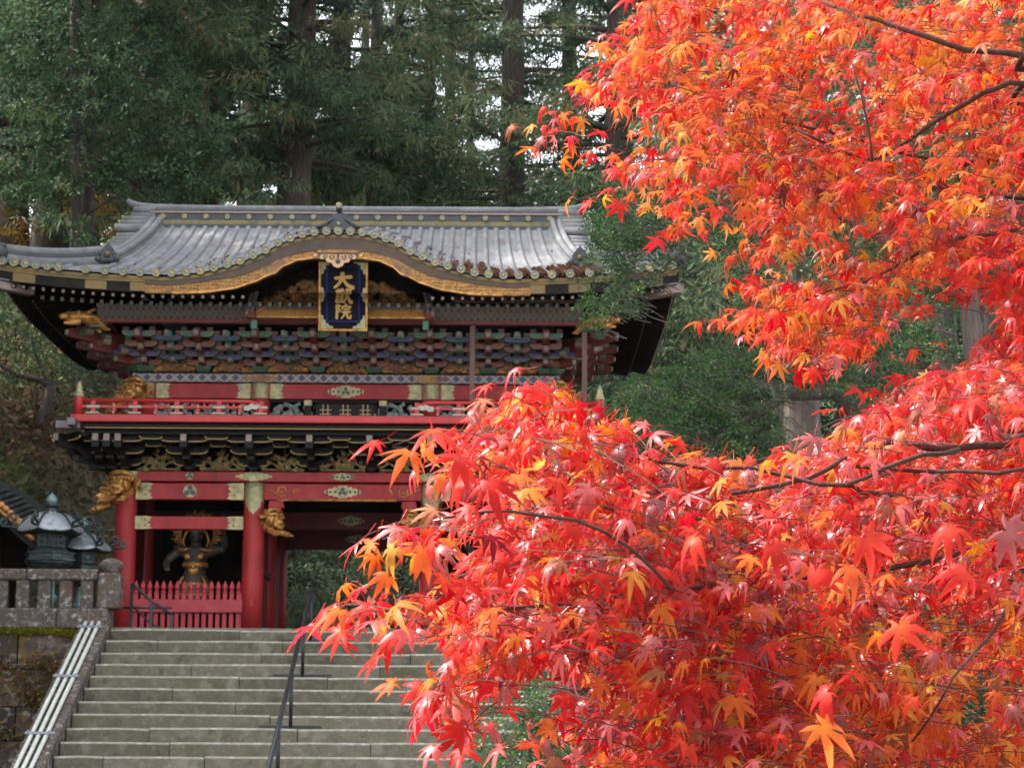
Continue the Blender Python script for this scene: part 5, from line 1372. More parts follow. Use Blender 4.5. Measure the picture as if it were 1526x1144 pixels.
def blades(C, D, L_, W_, r, fold=.0):
    """leaf quads: centres C, directions D, lengths, widths"""
    D = unit(D); n = len(C); s = unit(np.cross(D, r.normal(0, 1, (n, 3))))
    L_ = np.broadcast_to(np.asarray(L_, float).reshape(-1, 1), (n, 1)); W_ = np.broadcast_to(np.asarray(W_, float).reshape(-1, 1), (n, 1))
    V = np.empty((n, 4, 3)); V[:, 0] = C; V[:, 1] = C + D * L_ * .45 + s * W_ / 2; V[:, 2] = C + D * L_; V[:, 3] = C + D * L_ * .45 - s * W_ / 2
    return V.reshape(-1, 3)
def foliage(name, C, D, L_, W_, T, r, m):
    V = blades(C, D, L_, W_, r); n = len(C)
    return mesh_np(name, V, np.arange(n * 4).reshape(n, 4), [m], tint=np.repeat(T, 4))
def clumps(centers, rad, per, r, flat=.6):
    """scatter leaf bases in small tufts around centres; returns C, D, tint"""
    n = len(centers); c = np.repeat(centers, per, 0); o = r.normal(0, 1, (n * per, 3)); o = unit(o) * r.random((n * per, 1)) ** .5
    rr = np.repeat(np.broadcast_to(np.asarray(rad, float).reshape(-1, 1), (n, 1)), per, 0)
    d = o.copy(); o[:, 2] *= flat; C = c + o * rr
    T = np.clip(np.repeat(r.normal(.42, .24, n), per) + r.normal(0, .12, n * per), 0, 1)
    return C, d, T
def cedar_meshes(seed, H, cb, R, nb=130, per=30):
    r = np.random.default_rng(seed); rr = random.Random(seed)
    cs, rad, bt = [], [], []; br = MB(); cs_tip = []
    for k in range(nb):
        f = r.random() ** 1.5; h = cb + (H - cb) * f
        Lb = (R * (1 - f ** 1.6) * r.uniform(.55, 1.0) + .6); a = r.uniform(0, 2 * pi); d = np.array([cos(a), sin(a), 0])
        droop = r.uniform(.15, .5); P = []
        for t in np.linspace(0, 1, 6): P.append(np.array([0, 0, h]) + d * Lb * t + np.array([0, 0, Lb * (.18 * t - droop * t * t + .12 * t ** 4)]))
        if f < .55: br.tube(P[:5], [.085 * (1 - t) + .015 for t in np.linspace(0, 1, 5)], 5, cap=False)
        nt_ = int(4 + Lb * 2.6); tone = r.normal(0, .2)
        for q in range(nt_):
            t = .22 + .78 * (q + r.random()) / nt_; i = min(4, int(t * 5)); p = P[i] + (P[i + 1] - P[i]) * (t * 5 - i)
            side = np.cross(d, [0, 0, 1]) * r.normal(0, .34) * Lb * .35 * (1.1 - t * .5); 
            cs.append(p + side + np.array([0, 0, r.normal(-.1, .16)])); rad.append(r.uniform(.22, .58) * (1 + 1.1 * max(0, f - .45))); bt.append(tone)
    cs = np.array(cs); rad = np.array(rad)
    C, d, T = clumps(cs, rad, per, r, .45); T = np.clip(T + np.repeat(np.array(bt), per), 0, 1)
    big = np.repeat(rad, per) / .45
    D = d * .8 + np.array([0, 0, -.45]) + r.normal(0, .3, d.shape)
    crown = foliage('crown', C, D, .33 * big * r.uniform(.5, 1.3, len(C)), .062 * big * r.uniform(.7, 1.3, len(C)), T, r, M['cedar'])
    tr = MB(); rad0 = R * .105
    path = [(.06 * sin(z * .3 + seed), .06 * cos(z * .23), z) for z in np.linspace(-.6, H * .97, 14)]
    tr.tube(path, [rad0 * (1.35 if i == 0 else 1) * (1 - .93 * i / 13) + .03 for i in range(14)], 14)
    return tr.mesh('trunk', M['bark'], True), br.mesh('branches', M['bark'], True), crown
CED = [cedar_meshes(31, 40, 9.0, 4.6), cedar_meshes(32, 42, 6.0, 5.0), cedar_meshes(33, 38, 6.0, 4.6, 120, 26), cedar_meshes(34, 36, 3.0, 5.2)]
def cedar(kind, x, y, lab, rz=0, sc=1.0, trunk=None):
    t = empty('cedar_tree', (x, y, (hillz(x, y) if y > -4.2 else ZG) - .1), rz, label=lab, cat='tree', group='cedars behind the gate')
    for nm, me in zip(('trunk', 'branches', 'crown'), CED[kind]):
        o = put(nm, me, t, sc=(sc, sc, sc))
        if nm == 'branches': o['kind'] = 'stuff'
        if nm == 'trunk' and trunk: o.scale = (trunk * sc, trunk * sc, sc)
    return t
def cpx(px, Y): p = at(px, 300, Y); return p.x
ced = [ # kind, photo column of the trunk, depth Y, trunk factor, label
 (3, 912, 15, .6, 'low boughed cedar behind the right end of the balcony'),
 (3, -30, 17, .6, 'cedar rising at the very left picture edge'),
 (2, 555, 31, .6, 'slender cedar right of the crown ornament'),
 (2, 700, 60, .6, 'distant feathery cedar in the brightest part of the sky gap'),
 (2, 640, 40, .6, 'sparse cedar in front of the bright sky specks'),


 (3, 215, 21, .8, 'low boughed cedar rising behind the left end of the gate roof'),
 (0, 310, 27, .9, 'dark cedar behind the left third of the roof ridge'),
 (0, 440, 24, 1.35, 'thick trunked cedar behind the roof ridge left of the crown ornament'),
 (2, 505, 33, .95, 'slim pale trunked cedar right beside the thick one above the crown ornament'),
 (2, 590, 46, .8, 'cedar with open dark branches behind the middle of the roof'),
 (2, 668, 56, .8, 'thin cedar against bright sky behind the right half of the roof'),
 (2, 760, 36, 1.25, 'cedar whose bare trunk stands in a bright sky gap above the right roof end'),
 (2, 850, 40, 1.2, 'cedar trunk just right of the bright gap behind the right ridge end'),
 (2, 930, 30, 1.3, 'cedar behind the right ridge end beside the maple'),
 (2, -40, 34, 1, 'background cedar filling the far left of the wood'),
 (1, 130, 40, 1, 'background cedar seen between the left cedars'),
 (3, 370, 48, 1, 'far cedar filling the gap behind the left roof ridge'),
 (1, 250, 58, 1, 'farthest cedar behind the left of the gate'),
 (2, 1020, 44, 1, 'cedar half hidden by the upper maple leaves'),
 (1, 1130, 36, 1, 'cedar behind the upper maple boughs'),
 (0, 1260, 30, 1, 'cedar behind the middle of the maple'),
 (3, 1390, 38, 1, 'cedar behind the right half of the maple'),
 (1, 1520, 32, 1, 'cedar at the right edge behind the maple'),
 (0, 128, 15, .5, 'tall cedar added to shade the gate, standing close behind the shaggy pale one'),  # added so that its crown above the frame shades the gate
 (3, 92, 37, .8, 'low boughed cedar filling the gap above the left hip ridge'),
 (3, 70, 31, .8, 'low boughed cedar deep behind the left hip ridge'),
 (1, 20, 24, 1, 'cedar just behind the leftmost shaggy cedar'),
]
for k, (kd, px, Y, tf, lab) in enumerate(ced): cedar(kd, cpx(px, Y), Y, lab, k * 1.3, 1.0 + .05 * ((k * 7) % 3 - 1), tf)
# unseen cedars added beyond the left frame edge to keep the gate in shade
for k, (x, y, kd, w_) in enumerate(((-14, 2.5, 3, 'nearest the hall'), (-15.5, 8, 1, 'behind the hall'), (-19, 4, 3, 'third from the hall'), (-17, -2.5, 3, 'on the terrace edge'), (-22, -1, 1, 'beyond the terrace edge'), (-25, 5, 3, 'far out on the left'), (-28, -3, 3, 'farthest out on the left'), (-14.5, -7.5, 3, 'nearest in the lower court'), (-19, -11, 1, 'second in the lower court'), (-14, -14, 3, 'third in the lower court'), (-23, -7, 3, 'behind the second in the lower court'), (-20, -16.5, 3, 'nearest the viewer in the lower court'), (-27, -12, 1, 'farthest out in the lower court'), (-15, -2, 1, 'between terrace and court'))):
    cedar(kd, x, y, 'unseen shade cedar outside the left picture edge, ' + w_, k * .9, 1.0)
# two big pale trunks on the right
def bare_trunk(px, py, Y, wpx, lab, m, kind=2):
    p = at(px, py, Y); t = empty('cedar_tree', (p.x, Y, hillz(p.x, Y) - .1), label=lab, cat='tree', group='cedars behind the gate')
    r = wpx / FPX * (Y + 45) / 2
    g = MB(); n = 20
    for i, z in enumerate(np.linspace(-.5, 36, 16)):
        for j in range(n):
            a = 2 * pi * j / n; rr = r * (1.25 if i == 0 else 1) * (1 - .8 * i / 15) * (1 + .06 * sin(5 * a + i * .3) + .04 * sin(11 * a))
            g.v.append((rr * cos(a), rr * sin(a), z))
    for i in range(15):
        for j in range(n): a, b = i * n + j, i * n + (j + 1) % n; g.f.append((a, b, b + n, a + n)); g.m.append(0)
    build('trunk', g, m, t, smooth=True); put('branches', CED[kind][1], t, (0, 0, 3), kind='stuff'); put('crown', CED[kind][2], t, (0, 0, 3))
bare_trunk(1195, 640, 4, 62, 'broad pale fluted cedar trunk behind the right evergreen', M['palebark'])
bare_trunk(1158, 640, 10, 20, 'narrow pale trunk left of the broad pale trunk', M['palebark'])
bare_trunk(1408, 450, -3, 38, 'reddish trunk showing through the gap in the maple at right', M['bark'])
# far row closing the wood
FAR = [(0, -28, 75), (1, -20, 82), (3, -12, 78), (0, -6, 88), (3, 28, 80), (1, 36, 86), (3, -36, 70), (3, 44, 76)]
FARL = ['tall far cedar deep in the wood %s' % w_ for w_ in ('above the forked bank tree', 'above the hip ridge of the gate', 'above the left roof end', 'above the left third of the ridge')] + ['tall far cedar deep behind the right of the maple', 'tall far cedar at the right edge behind the maple', 'tall far cedar beyond the left picture edge', 'tall far cedar beyond the right picture edge']
for k, (kd, x, y) in enumerate(FAR):
    t = cedar(kd, x, y, FARL[k], k * 2.1, 1.05); 

# ------------------------------------------------------------------ broadleaf evergreens at right, in front of the gate corner
def evergreen(name, lab, base, D, blobs, boughs, seed, leaf=.055, per=26, dens=1.0, m='ever', group=None, dz=.8):
    r = np.random.default_rng(seed)
    root = empty(name, base, label=lab, cat='tree' if 'tree' in name else 'shrub', group=group); B = Vector(base)
    cs = []
    for (cx, cy, rx, ry) in blobs:
        n = int(dens * rx * ry * .034) + 3
        for _ in range(n):
            a = r.uniform(0, 2 * pi); q = r.random() ** .45; p = atd(cx + rx * q * cos(a), cy + ry * q * sin(a), D + r.normal(0, dz)); cs.append(np.array(p - B))
    cs = np.array(cs); k = FPX / D
    C, d, T = clumps(cs, r.uniform(8, 19, len(cs)) / k, per, r, .6)
    Dv = d + np.array([-.25, -.2, .15]) + r.normal(0, .3, d.shape)
    put('crown', foliage('crown', C, Dv, leaf * r.uniform(.6, 1.3, len(C)), leaf * .42 * r.uniform(.7, 1.2, len(C)), T, r, M[m]), root)
    for (pts, r0, r1) in boughs:
        g = MB(); P = [atd(px, py, dd) - B for px, py, dd in pts]; g.tube(P, [lerp(r0, r1, i / (len(P) - 1)) for i in range(len(P))], 8); build('bough', g, M['bark'], root, smooth=True)
    # twigs from each tuft toward the bough side
    g = MB()
    for c in cs[::3]: g.tube([c, c + np.array([.16, .02, -.05 + r.normal(0, .05)]), c + np.array([.38, .05, -.16])], [.004, .007, .01], 3, cap=False)
    o = build('twigs', g, M['bark'], root); o['kind'] = 'stuff'
    return root
D1 = 31.0
bl = [(945, 300, 48, 40), (915, 355, 40, 40), (905, 420, 38, 46), (885, 465, 22, 26), (955, 385, 46, 44), (990, 340, 46, 40), (1035, 275, 55, 60), (940, 455, 20, 14), (935, 330, 60, 40), (930, 445, 26, 26), (1095, 330, 60, 60), (1070, 230, 60, 60), (1120, 420, 30, 60), (960, 262, 40, 20), (1140, 250, 70, 80), (1180, 70, 60, 70), (1250, 60, 60, 60), (1130, 140, 50, 60)]
evergreen('evergreen_tree', 'fine leaved evergreen overhanging the right corner of the gate roof', atd(1480, 1160, D1), D1, bl,
          [([(1480, 1160, D1), (1470, 700, D1), (1440, 420, D1), (1330, 250, D1), (1180, 180, D1)], .22, .06), ([(1440, 420, D1), (1250, 320, D1), (1090, 300, D1), (980, 320, D1), (900, 380, D1)], .09, .015), ([(1090, 300, D1), (1010, 380, D1), (940, 440, D1)], .03, .01)], 51)
D2 = 33.0
bl = [(1000, 600, 80, 50), (950, 605, 40, 30), (1060, 565, 70, 40), (1080, 640, 90, 50), (1150, 560, 80, 40), (1230, 530, 90, 50), (1000, 655, 60, 34), (1130, 680, 50, 40), (1300, 560, 70, 60), (1100, 540, 60, 30), (1050, 610, 80, 50), (1330, 480, 60, 60), (975, 630, 40, 30), (1060, 690, 90, 30)]
evergreen('evergreen_tree', 'spreading dark evergreen below the right eave behind the maple', atd(1340, 1150, D2), D2, bl,
          [([(1340, 1150, D2), (1335, 800, D2), (1310, 620, D2), (1240, 585, D2), (1170, 590, D2), (1090, 640, D2), (1010, 700, D2)], .2, .03), ([(1240, 585, D2), (1150, 560, D2), (1060, 560, D2), (960, 600, D2)], .05, .01), ([(1170, 590, D2), (1100, 660, D2), (1060, 690, D2)], .03, .012)], 52, dens=1.1)
D3 = 38.0
bl = [(1450, 480, 90, 90), (1350, 300, 120, 110), (1480, 180, 100, 130), (1300, 120, 120, 80), (1430, 60, 130, 80), (1240, 240, 90, 80), (1400, 620, 110, 60), (1500, 330, 80, 90), (1200, 430, 70, 50)]
evergreen('evergreen_tree', 'evergreen filling the gaps behind the right part of the maple', atd(1500, 1120, D3), D3, bl, [([(1500, 1120, D3), (1490, 600, D3), (1450, 300, D3), (1400, 60, D3)], .25, .08)], 53, leaf=.085, dens=.55)
D4 = 19.0
bl = [(765, 1080, 50, 50), (790, 1030, 40, 36), (730, 1110, 30, 30), (830, 1090, 50, 50), (780, 1140, 70, 30), (850, 1140, 60, 30), (815, 1000, 26, 22)]
evergreen('evergreen_shrub', 'dark green shrub beside the steps under the lower maple leaves', atd(800, 1430, D4), D4, bl, [([(800, 1430, D4), (795, 1250, D4), (785, 1060, D4)], .05, .015)], 54, leaf=.04, dens=.7, dz=.3)
D5 = 21.0
for k, (px, py, lab) in enumerate(((1080, 1060, 'dark shrub behind the bottom middle of the maple'), (1290, 1020, 'dark shrub behind the bottom right of the maple'), (1460, 960, 'dark green shrub in the gap at the right edge of the maple'))):
    evergreen('evergreen_shrub', lab, atd(px, py + 330, D5), D5, [(px, py, 120, 110), (px - 60, py + 60, 80, 60), (px + 70, py + 70, 80, 60)], [([(px, py + 330, D5), (px, py, D5)], .05, .02)], 60 + k, leaf=.075, dens=.35, dz=.5)
# ------------------------------------------------------------------ shrubs seen through the passage, behind the gate and on the bank
def bush_mesh(seed, rx, ry, rz, n, leaf, per=22, m='shrub'):
    r = np.random.default_rng(seed); u = unit(r.normal(0, 1, (n, 3))); q = r.random((n, 1)) ** .35
    cs = u * q * np.array([rx, ry, rz]); cs[:, 2] = np.abs(cs[:, 2]) 
    C, d, T = clumps(cs, r.uniform(.10, .22, n), per, r, .7); Dv = d + unit(C) * .5 + np.array([0, 0, .2])
    return foliage('foliage', C, Dv, leaf * r.uniform(.6, 1.3, len(C)), leaf * .45 * r.uniform(.7, 1.2, len(C)), T, r, M[m])
M['silverbush'] = leafmat('silvery_bush_leaf', [(0, (.08, .12, .07)), (.5, (.19, .27, .16)), (.85, (.32, .39, .27)), (1, (.38, .30, .12))], trans=.3, rough=.4, spec=.6)
BU = [bush_mesh(71, 1.5, 1.1, 1.7, 420, .085, m='silverbush'), bush_mesh(72, 1.2, 1.0, 1.2, 320, .08, m='silverbush')]
stem = MB(); 
for k in range(5): stem.tube([(0, 0, -.3), (.15 * cos(k * 1.3), .15 * sin(k * 1.3), .4), (.5 * cos(k * 1.3), .5 * sin(k * 1.3), 1.0)], [.05, .035, .012], 6)
stem = stem.mesh('stems', M['bark'])
for k, (x, y, kd, sc, lab) in enumerate([(-1.9, 9.4, 0, 1.15, 'leftmost grey green bush seen through the passage'), (-.5, 9.8, 0, 1.35, 'taller grey green bush in the middle of the passage'), (.9, 9.4, 1, 1.3, 'grey green bush right of centre in the passage'), (2.3, 10.0, 0, 1.3, 'rightmost bush in the passage behind maple leaves'), (-1.2, 8.0, 1, .6, 'low yellowish bush in front of the others in the passage'), (.6, 12.0, 0, 1.9, 'big bush on the bank high behind the passage'), (-2.4, 12.0, 0, 1.9, 'big bush on the bank at upper left of the passage')]):
    b = empty('leafy_bush', (x, y, hillz(x, y)), k * 1.7, label=lab, cat='bush', group='bushes behind the gate')
    put('foliage', BU[kd], b, sc=(sc, sc, sc)); put('stems', stem, b, sc=(sc, sc, sc))
# left bank: grey green small trees, a forked trunk, a slim trunk, yellow maples, undergrowth
def small_tree(name, lab, px, py, Y, blobs, trunkpts, seed, m, leaf, r0=.16, dens=1.0):
    D = Y + 45; base = atd(px, py, D); base.z = hillz(base.x, Y) - .1
    r = np.random.default_rng(seed); root = empty(name, base, label=lab, cat='tree', group='small trees on the left bank'); cs = []
    for (cx, cy, rx, ry) in blobs:
        for _ in range(int(dens * rx * ry * .012) + 3):
            a = r.uniform(0, 2 * pi); q = r.random() ** .5; cs.append(np.array(atd(cx + rx * q * cos(a), cy + ry * q * sin(a), D + r.normal(0, .9)) - base))
    cs = np.array(cs); C, d, T = clumps(cs, r.uniform(.14, .36, len(cs)), 22, r, .45)
    put('crown', foliage('crown', C, d + r.normal(0, .3, d.shape), leaf * r.uniform(.6, 1.3, len(C)), leaf * .4 * r.uniform(.7, 1.2, len(C)), T, r, M[m]), root)
    for pts, a, b in trunkpts:
        g = MB(); P = [atd(x, y, D) - base for x, y in pts]; 
        if pts[0][1] >= 735: P.insert(0, Vector((P[0].x * .5, 0, -.1)))
        g.tube(P, [lerp(a, b, i / (len(P) - 1)) for i in range(len(P))], 9); build('trunk', g, M['bark'], root, smooth=True)
small_tree('bank_tree', 'grey green tree with forked leaning trunk left of the gate', 28, 800, 9.5, [(40, 470, 70, 46), (90, 510, 50, 40), (20, 530, 60, 40), (110, 470, 50, 30), (60, 440, 70, 24), (-20, 480, 60, 70), (110, 545, 40, 22)],
           [([(28, 760), (40, 690), (55, 640), (70, 600), (75, 575)], .20, .11), ([(75, 575), (58, 566), (30, 560), (0, 545), (-20, 530)], .09, .03), ([(75, 578), (66, 560), (50, 520), (45, 490)], .06, .02), ([(48, 660), (50, 610), (55, 570)], .05, .02)], 81, 'shaggy', .12)
small_tree('bank_tree', 'slim dark trunked tree between the forked tree and the gate', 106, 800, 12, [(120, 560, 40, 30), (150, 540, 30, 40)], [([(106, 760), (107, 690), (109, 610), (112, 540)], .16, .09)], 82, 'shaggy', .11)
small_tree('yellow_tree', 'yellow autumn tree glowing behind the left roof end', 165, 500, 16, [(160, 330, 34, 26), (140, 300, 36, 18), (175, 360, 30, 24), (120, 320, 24, 14)], [([(165, 500), (165, 400), (150, 330)], .08, .02)], 83, 'yellowleaf', .12, dens=1.2)
small_tree('yellow_tree', 'orange tinted small tree at the left edge above the hip ridge', 20, 500, 18, [(18, 335, 40, 22), (40, 350, 30, 16), (0, 310, 30, 16)], [([(20, 500), (22, 420), (20, 350)], .08, .02)], 84, 'yellowleaf', .11, dens=.8)
small_tree('shaggy_cedar', 'shaggy pale green cedar with curving bare branches at upper left', 110, 620, 13,
           [(70, 60, 110, 60), (30, 130, 60, 50), (130, 110, 70, 50), (190, 60, 60, 50), (40, 230, 60, 40), (120, 190, 60, 40), (200, 160, 50, 40), (230, 220, 60, 40), (160, 250, 50, 26), (250, 120, 40, 50), (280, 270, 60, 26), (130, 350, 30, 24), (30, 290, 50, 26), (240, 300, 60, 20), (90, 280, 40, 20), (20, 40, 60, 60), (300, 200, 40, 40)],
           [([(110, 620), (108, 480), (112, 330), (112, 230), (110, 60), (112, -120)], .16, .10), ([(112, 270), (80, 215), (40, 200), (0, 200)], .05, .02), ([(60, 190), (75, 150), (105, 100), (150, 45), (185, 10)], .05, .02), ([(112, 240), (150, 232), (205, 285), (215, 300)], .045, .015), ([(112, 210), (170, 150), (160, 100)], .03, .01), ([(112, 330), (160, 300), (200, 285)], .05, .02), ([(112, 200), (165, 190), (185, 205)], .03, .01)], 86, 'shaggy', .17, dens=1.5)
def undfn(n, seed):
    r = np.random.default_rng(seed); C = np.zeros((n, 3))
    x = np.where(r.random(n) < .8, r.uniform(-15, -5, n), r.uniform(-22, 20, n)); y = 4.0 + 20 * r.random(n) ** 1.3
    for i in range(n): C[i] = (x[i], y[i], hillz(x[i], y[i]) + abs(r.normal(0, .10)))
    return C, r
C, r = undfn(46000, 91); d = r.normal(0, 1, C.shape); d[:, 2] = np.abs(d[:, 2]) * .6; d[:, 1] -= .3
T = np.clip(.5 + .32 * np.sin(C[:, 0] * 1.3) * np.sin(C[:, 1] * 1.1 + 1) + r.normal(0, .2, len(C)), 0, 1)
put('undergrowth', foliage('undergrowth', C, d, .20 * r.uniform(.5, 1.4, len(C)), .13 * r.uniform(.6, 1.2, len(C)), T, r, M['under']), kind='stuff', label='brown and green undergrowth and leaf litter covering the bank', cat='undergrowth')
# ------------------------------------------------------------------ far wooded hill and the distant hall roof
g = MB()
def hillf(u, v):
    x = lerp(-700, 1500, u); y = lerp(520, 1150, v); z = -8 + 330 * (1 - exp(-v * 2.4)) * (.82 + .12 * sin(x * .006 + 1)) + 9 * sin(x * .11) * sin(y * .09 + x * .05)
    return (x, y, z)
g.grid(hillf, 160, 70); build('hills', g, M['farhill'], smooth=True, kind='structure')
fh = at(1035, 520, 36); hall2 = empty('distant_hall', (fh.x + 2.5, 36, hillz(fh.x + 2.5, 36)), label='pale gilded ridge end and tiled gable of a hall beyond the right eave', cat='hall')
HB = Vector(hall2.location); k = 81 / FPX
def hp_(px, py, dy=0): return at(px, py, 36 + dy) - HB
g = MB(); o = [(1006, 503), (1014, 516), (1013, 524), (1022, 526), (1024, 540), (1030, 541), (1034, 530), (1080, 529), (1200, 530), (1200, 508), (1040, 507), (1020, 508)]
P = [hp_(a, b) for a, b in o]; g.prism([(p.x, p.z) for p in P][::-1], -.25, .25)
M['palegilt'] = mat('pale_gilt', (.62, .52, .26), (.70, .62, .38), scale=3, rough=.45, metal=.2)
M['whitetile'] = mat('pale_tile', (.36, .37, .40), (.28, .29, .33), scale=4, rough=.5)
build('ridge_end', g, M['palegilt'], hall2)
for q in range(9):
    a = hp_(1006 - q * .6 + q * q * .25, 520 + q * 4.6); g = MB(); g.tube([a, a + Vector((.26, -.02, -.03))], .05, 8); build('verge_tile', g, M['whitetile'], hall2, smooth=True)
g = MB(); a, b, c, d_ = hp_(1012, 518, .3), hp_(1200, 518, .3), hp_(1240, 580, -2), hp_(1016, 580, -2)
g.poly([d_, c, b, a]); g.poly([p + Vector((0, .3, -.1)) for p in (a, b, c, d_)]); build('roof', g, M['whitetile'], hall2)
a = hp_(1012, 535, .4); b = hp_(1210, 535, .4)
g = MB(); g.box(((a.x + b.x) / 2, 2.5, a.z / 2 - .6), (b.x - a.x, 5, a.z - .2), bev=.02); build('wall', g, M['palebark'], hall2)

# ------------------------------------------------------------------ thin mist between the trees
M['mist'] = bpy.data.materials.new('mist'); M['mist'].use_nodes = True
t_ = M['mist'].node_tree; t_.nodes.clear(); ou = t_.nodes.new('ShaderNodeOutputMaterial'); pv = t_.nodes.new('ShaderNodeVolumePrincipled')
pv.inputs['Color'].default_value = (.80, .88, 1.0, 1); pv.inputs['Density'].default_value = .00003; pv.inputs['Anisotropy'].default_value = 0
t_.links.new(pv.outputs[0], ou.inputs['Volume'])
g = MB(); g.box((250, 560, ZG - 1 + 175), (3300, 1300, 350))
put('haze', g.mesh('haze', M['mist']), kind='stuff', label='thin pale mist hanging between the trees', cat='haze')
# ================================================================== the maple in front
def maple_ramp(*c): return [(i / (len(c) - 1), q) for i, q in enumerate(c)]
LM = [leafmat('maple_red', maple_ramp((.34, .002, .010), (.50, .004, .014), (.58, .010, .016)), trans=.58, rough=.36, spec=.14, back=(.505, .97, 1.1), nscale=24, heart=(.62, .05, .02)),
      leafmat('maple_scarlet', maple_ramp((.46, .003, .008), (.58, .010, .010), (.62, .024, .012)), trans=.6, rough=.38, spec=.14, back=(.505, .97, 1.1), nscale=24, heart=(.68, .14, .02)),
      leafmat('maple_orange', maple_ramp((.52, .045, .006), (.60, .085, .009), (.64, .13, .012)), trans=.64, rough=.42, spec=.14, back=(.505, .97, 1.1), nscale=24, heart=(.70, .26, .03)),
      leafmat('maple_amber', maple_ramp((.62, .15, .010), (.60, .21, .014), (.46, .22, .012)), trans=.64, rough=.42, spec=.14, back=(.50, .95, 1.1), nscale=24, heart=(.66, .34, .04)),
      leafmat('maple_crimson', maple_ramp((.10, .003, .010), (.20, .006, .018), (.28, .018, .026)), trans=.38, rough=.38, spec=.3, back=(.51, .8, 1.3), nscale=24, heart=(.36, .03, .04)),
      leafmat('maple_dry', maple_ramp((.16, .035, .014), (.28, .075, .028), (.36, .14, .06)), trans=.3, rough=.6, spec=.25, nscale=24, heart=(.34, .12, .05)),
      leafmat('maple_glossy', maple_ramp((.42, .006, .02), (.52, .015, .03), (.56, .04, .04)), trans=.5, rough=.33, spec=.95, back=(.505, .9, 1.1), nscale=24, heart=(.62, .06, .04))]
def palm_leaf(seed, curl=0.0, nl=7):
    """one palmate maple leaf, span 1: blade with nl pointed lobes folded along their ribs, and its stalk"""
    r = random.Random(seed); V = []; F = []
    def add(p): V.append(p); return len(V) - 1
    c = add((0, 0, 0)); ang = {7: (-128, -84, -43, 0, 43, 84, 128), 5: (-100, -50, 0, 50, 100)}[nl]
    ln = {7: (.26, .43, .56, .62, .56, .43, .26), 5: (.36, .52, .6, .52, .36)}[nl]
    S_ = []
    for i in range(nl + 1):
        if i == 0: a = ang[0] - 22
        elif i == nl: a = ang[-1] + 22
        else: a = (ang[i - 1] + ang[i]) / 2 + r.uniform(-3, 3)
        rad = .13 if 0 < i < nl else .05
        S_.append((radians(a), rad))
    def warp(x, y, z):
        d = sqrt(x * x + y * y)
        z -= (.22 + .9 * curl) * d * d * 1.5 + .05 * sin(x * 9 + seed) * d
        if curl > .3:
            k = 1 - .55 * curl * min(1, d / .6); x *= k; y = y * (1 - .3 * curl * min(1, d / .6))
        return (x, y, z)
    sv = [add(warp(q * sin(a), q * cos(a), -.012)) for a, q in S_]
    for i in range(nl):
        a = radians(ang[i] + r.uniform(-8, 8)); L_ = ln[i] * r.uniform(.74, 1.14); w_ = L_ * r.uniform(.112, .148); ux, uy = sin(a), cos(a); nx, ny = uy, -ux
        bend = r.uniform(-.2, .2) * L_; dz = -r.uniform(-.08, .36) * L_
        def P(t, s, z=0): return warp(ux * L_ * t + nx * (s * w_ + bend * t * t), uy * L_ * t + ny * (s * w_ + bend * t * t), z + dz * t * t)
        rib1, rib2 = add(P(.42, 0, .022)), add(P(.74, 0, .012)); l1, r1 = add(P(.46, 1)), add(P(.46, -1)); l2, r2 = add(P(.76, .55)), add(P(.76, -.55)); tip = add(P(1.0, 0))
        sl, sr = sv[i + 1], sv[i]       # right side has larger angle
        F += [(c, rib1, sl), (c, sr, rib1), (sl, rib1, l1), (sr, r1, rib1), (rib1, rib2, l1), (l1, rib2, l2), (rib1, r1, rib2), (r1, r2, rib2), (rib2, tip, l2), (rib2, r2, tip)]
    # stalk
    k = len(V); 
    for t in (0, .5, 1):
        for j in range(3):
            a = 2 * pi * j / 3; V.append((.010 * cos(a) + .03 * t * t, -.5 * t, .010 * sin(a) + .12 * t * t))
    for t in range(2):
        for j in range(3):
            a, b = k + t * 3 + j, k + t * 3 + (j + 1) % 3; F += [(a, b, b + 3), (a, b + 3, a + 3)]
    V = np.array(V); R_ = np.sqrt(V[:, 0] ** 2 + V[:, 1] ** 2) / .60; R_[k:] = .5
    return V, np.array(F), R_
def samara(seed):
    r = random.Random(seed); V = []; F = []
    for s in (-1, 1):
        a = len(V); V += [(0, 0, 0), (s * .10, -.03, .0), (s * .30, -.02, .02), (s * .38, -.10, .0), (s * .28, -.17, .0), (s * .08, -.10, 0)]; F += [(a, a + 1, a + 5), (a + 1, a + 2, a + 4), (a + 1, a + 4, a + 5), (a + 2, a + 3, a + 4)]
    return np.array(V, float), np.array(F), np.full(len(V), .5)
LEAFS = [palm_leaf(s, 0.0) for s in (1, 2, 3, 4)] + [palm_leaf(s, .30) for s in (5, 6, 7, 8)] + [palm_leaf(s, .65) for s in (9, 10, 11)] + [palm_leaf(s, 1.15) for s in (12, 13, 14)] + [palm_leaf(15, .1, 5), palm_leaf(16, .4, 5), samara(1)]
SAM = len(LEAFS) - 1
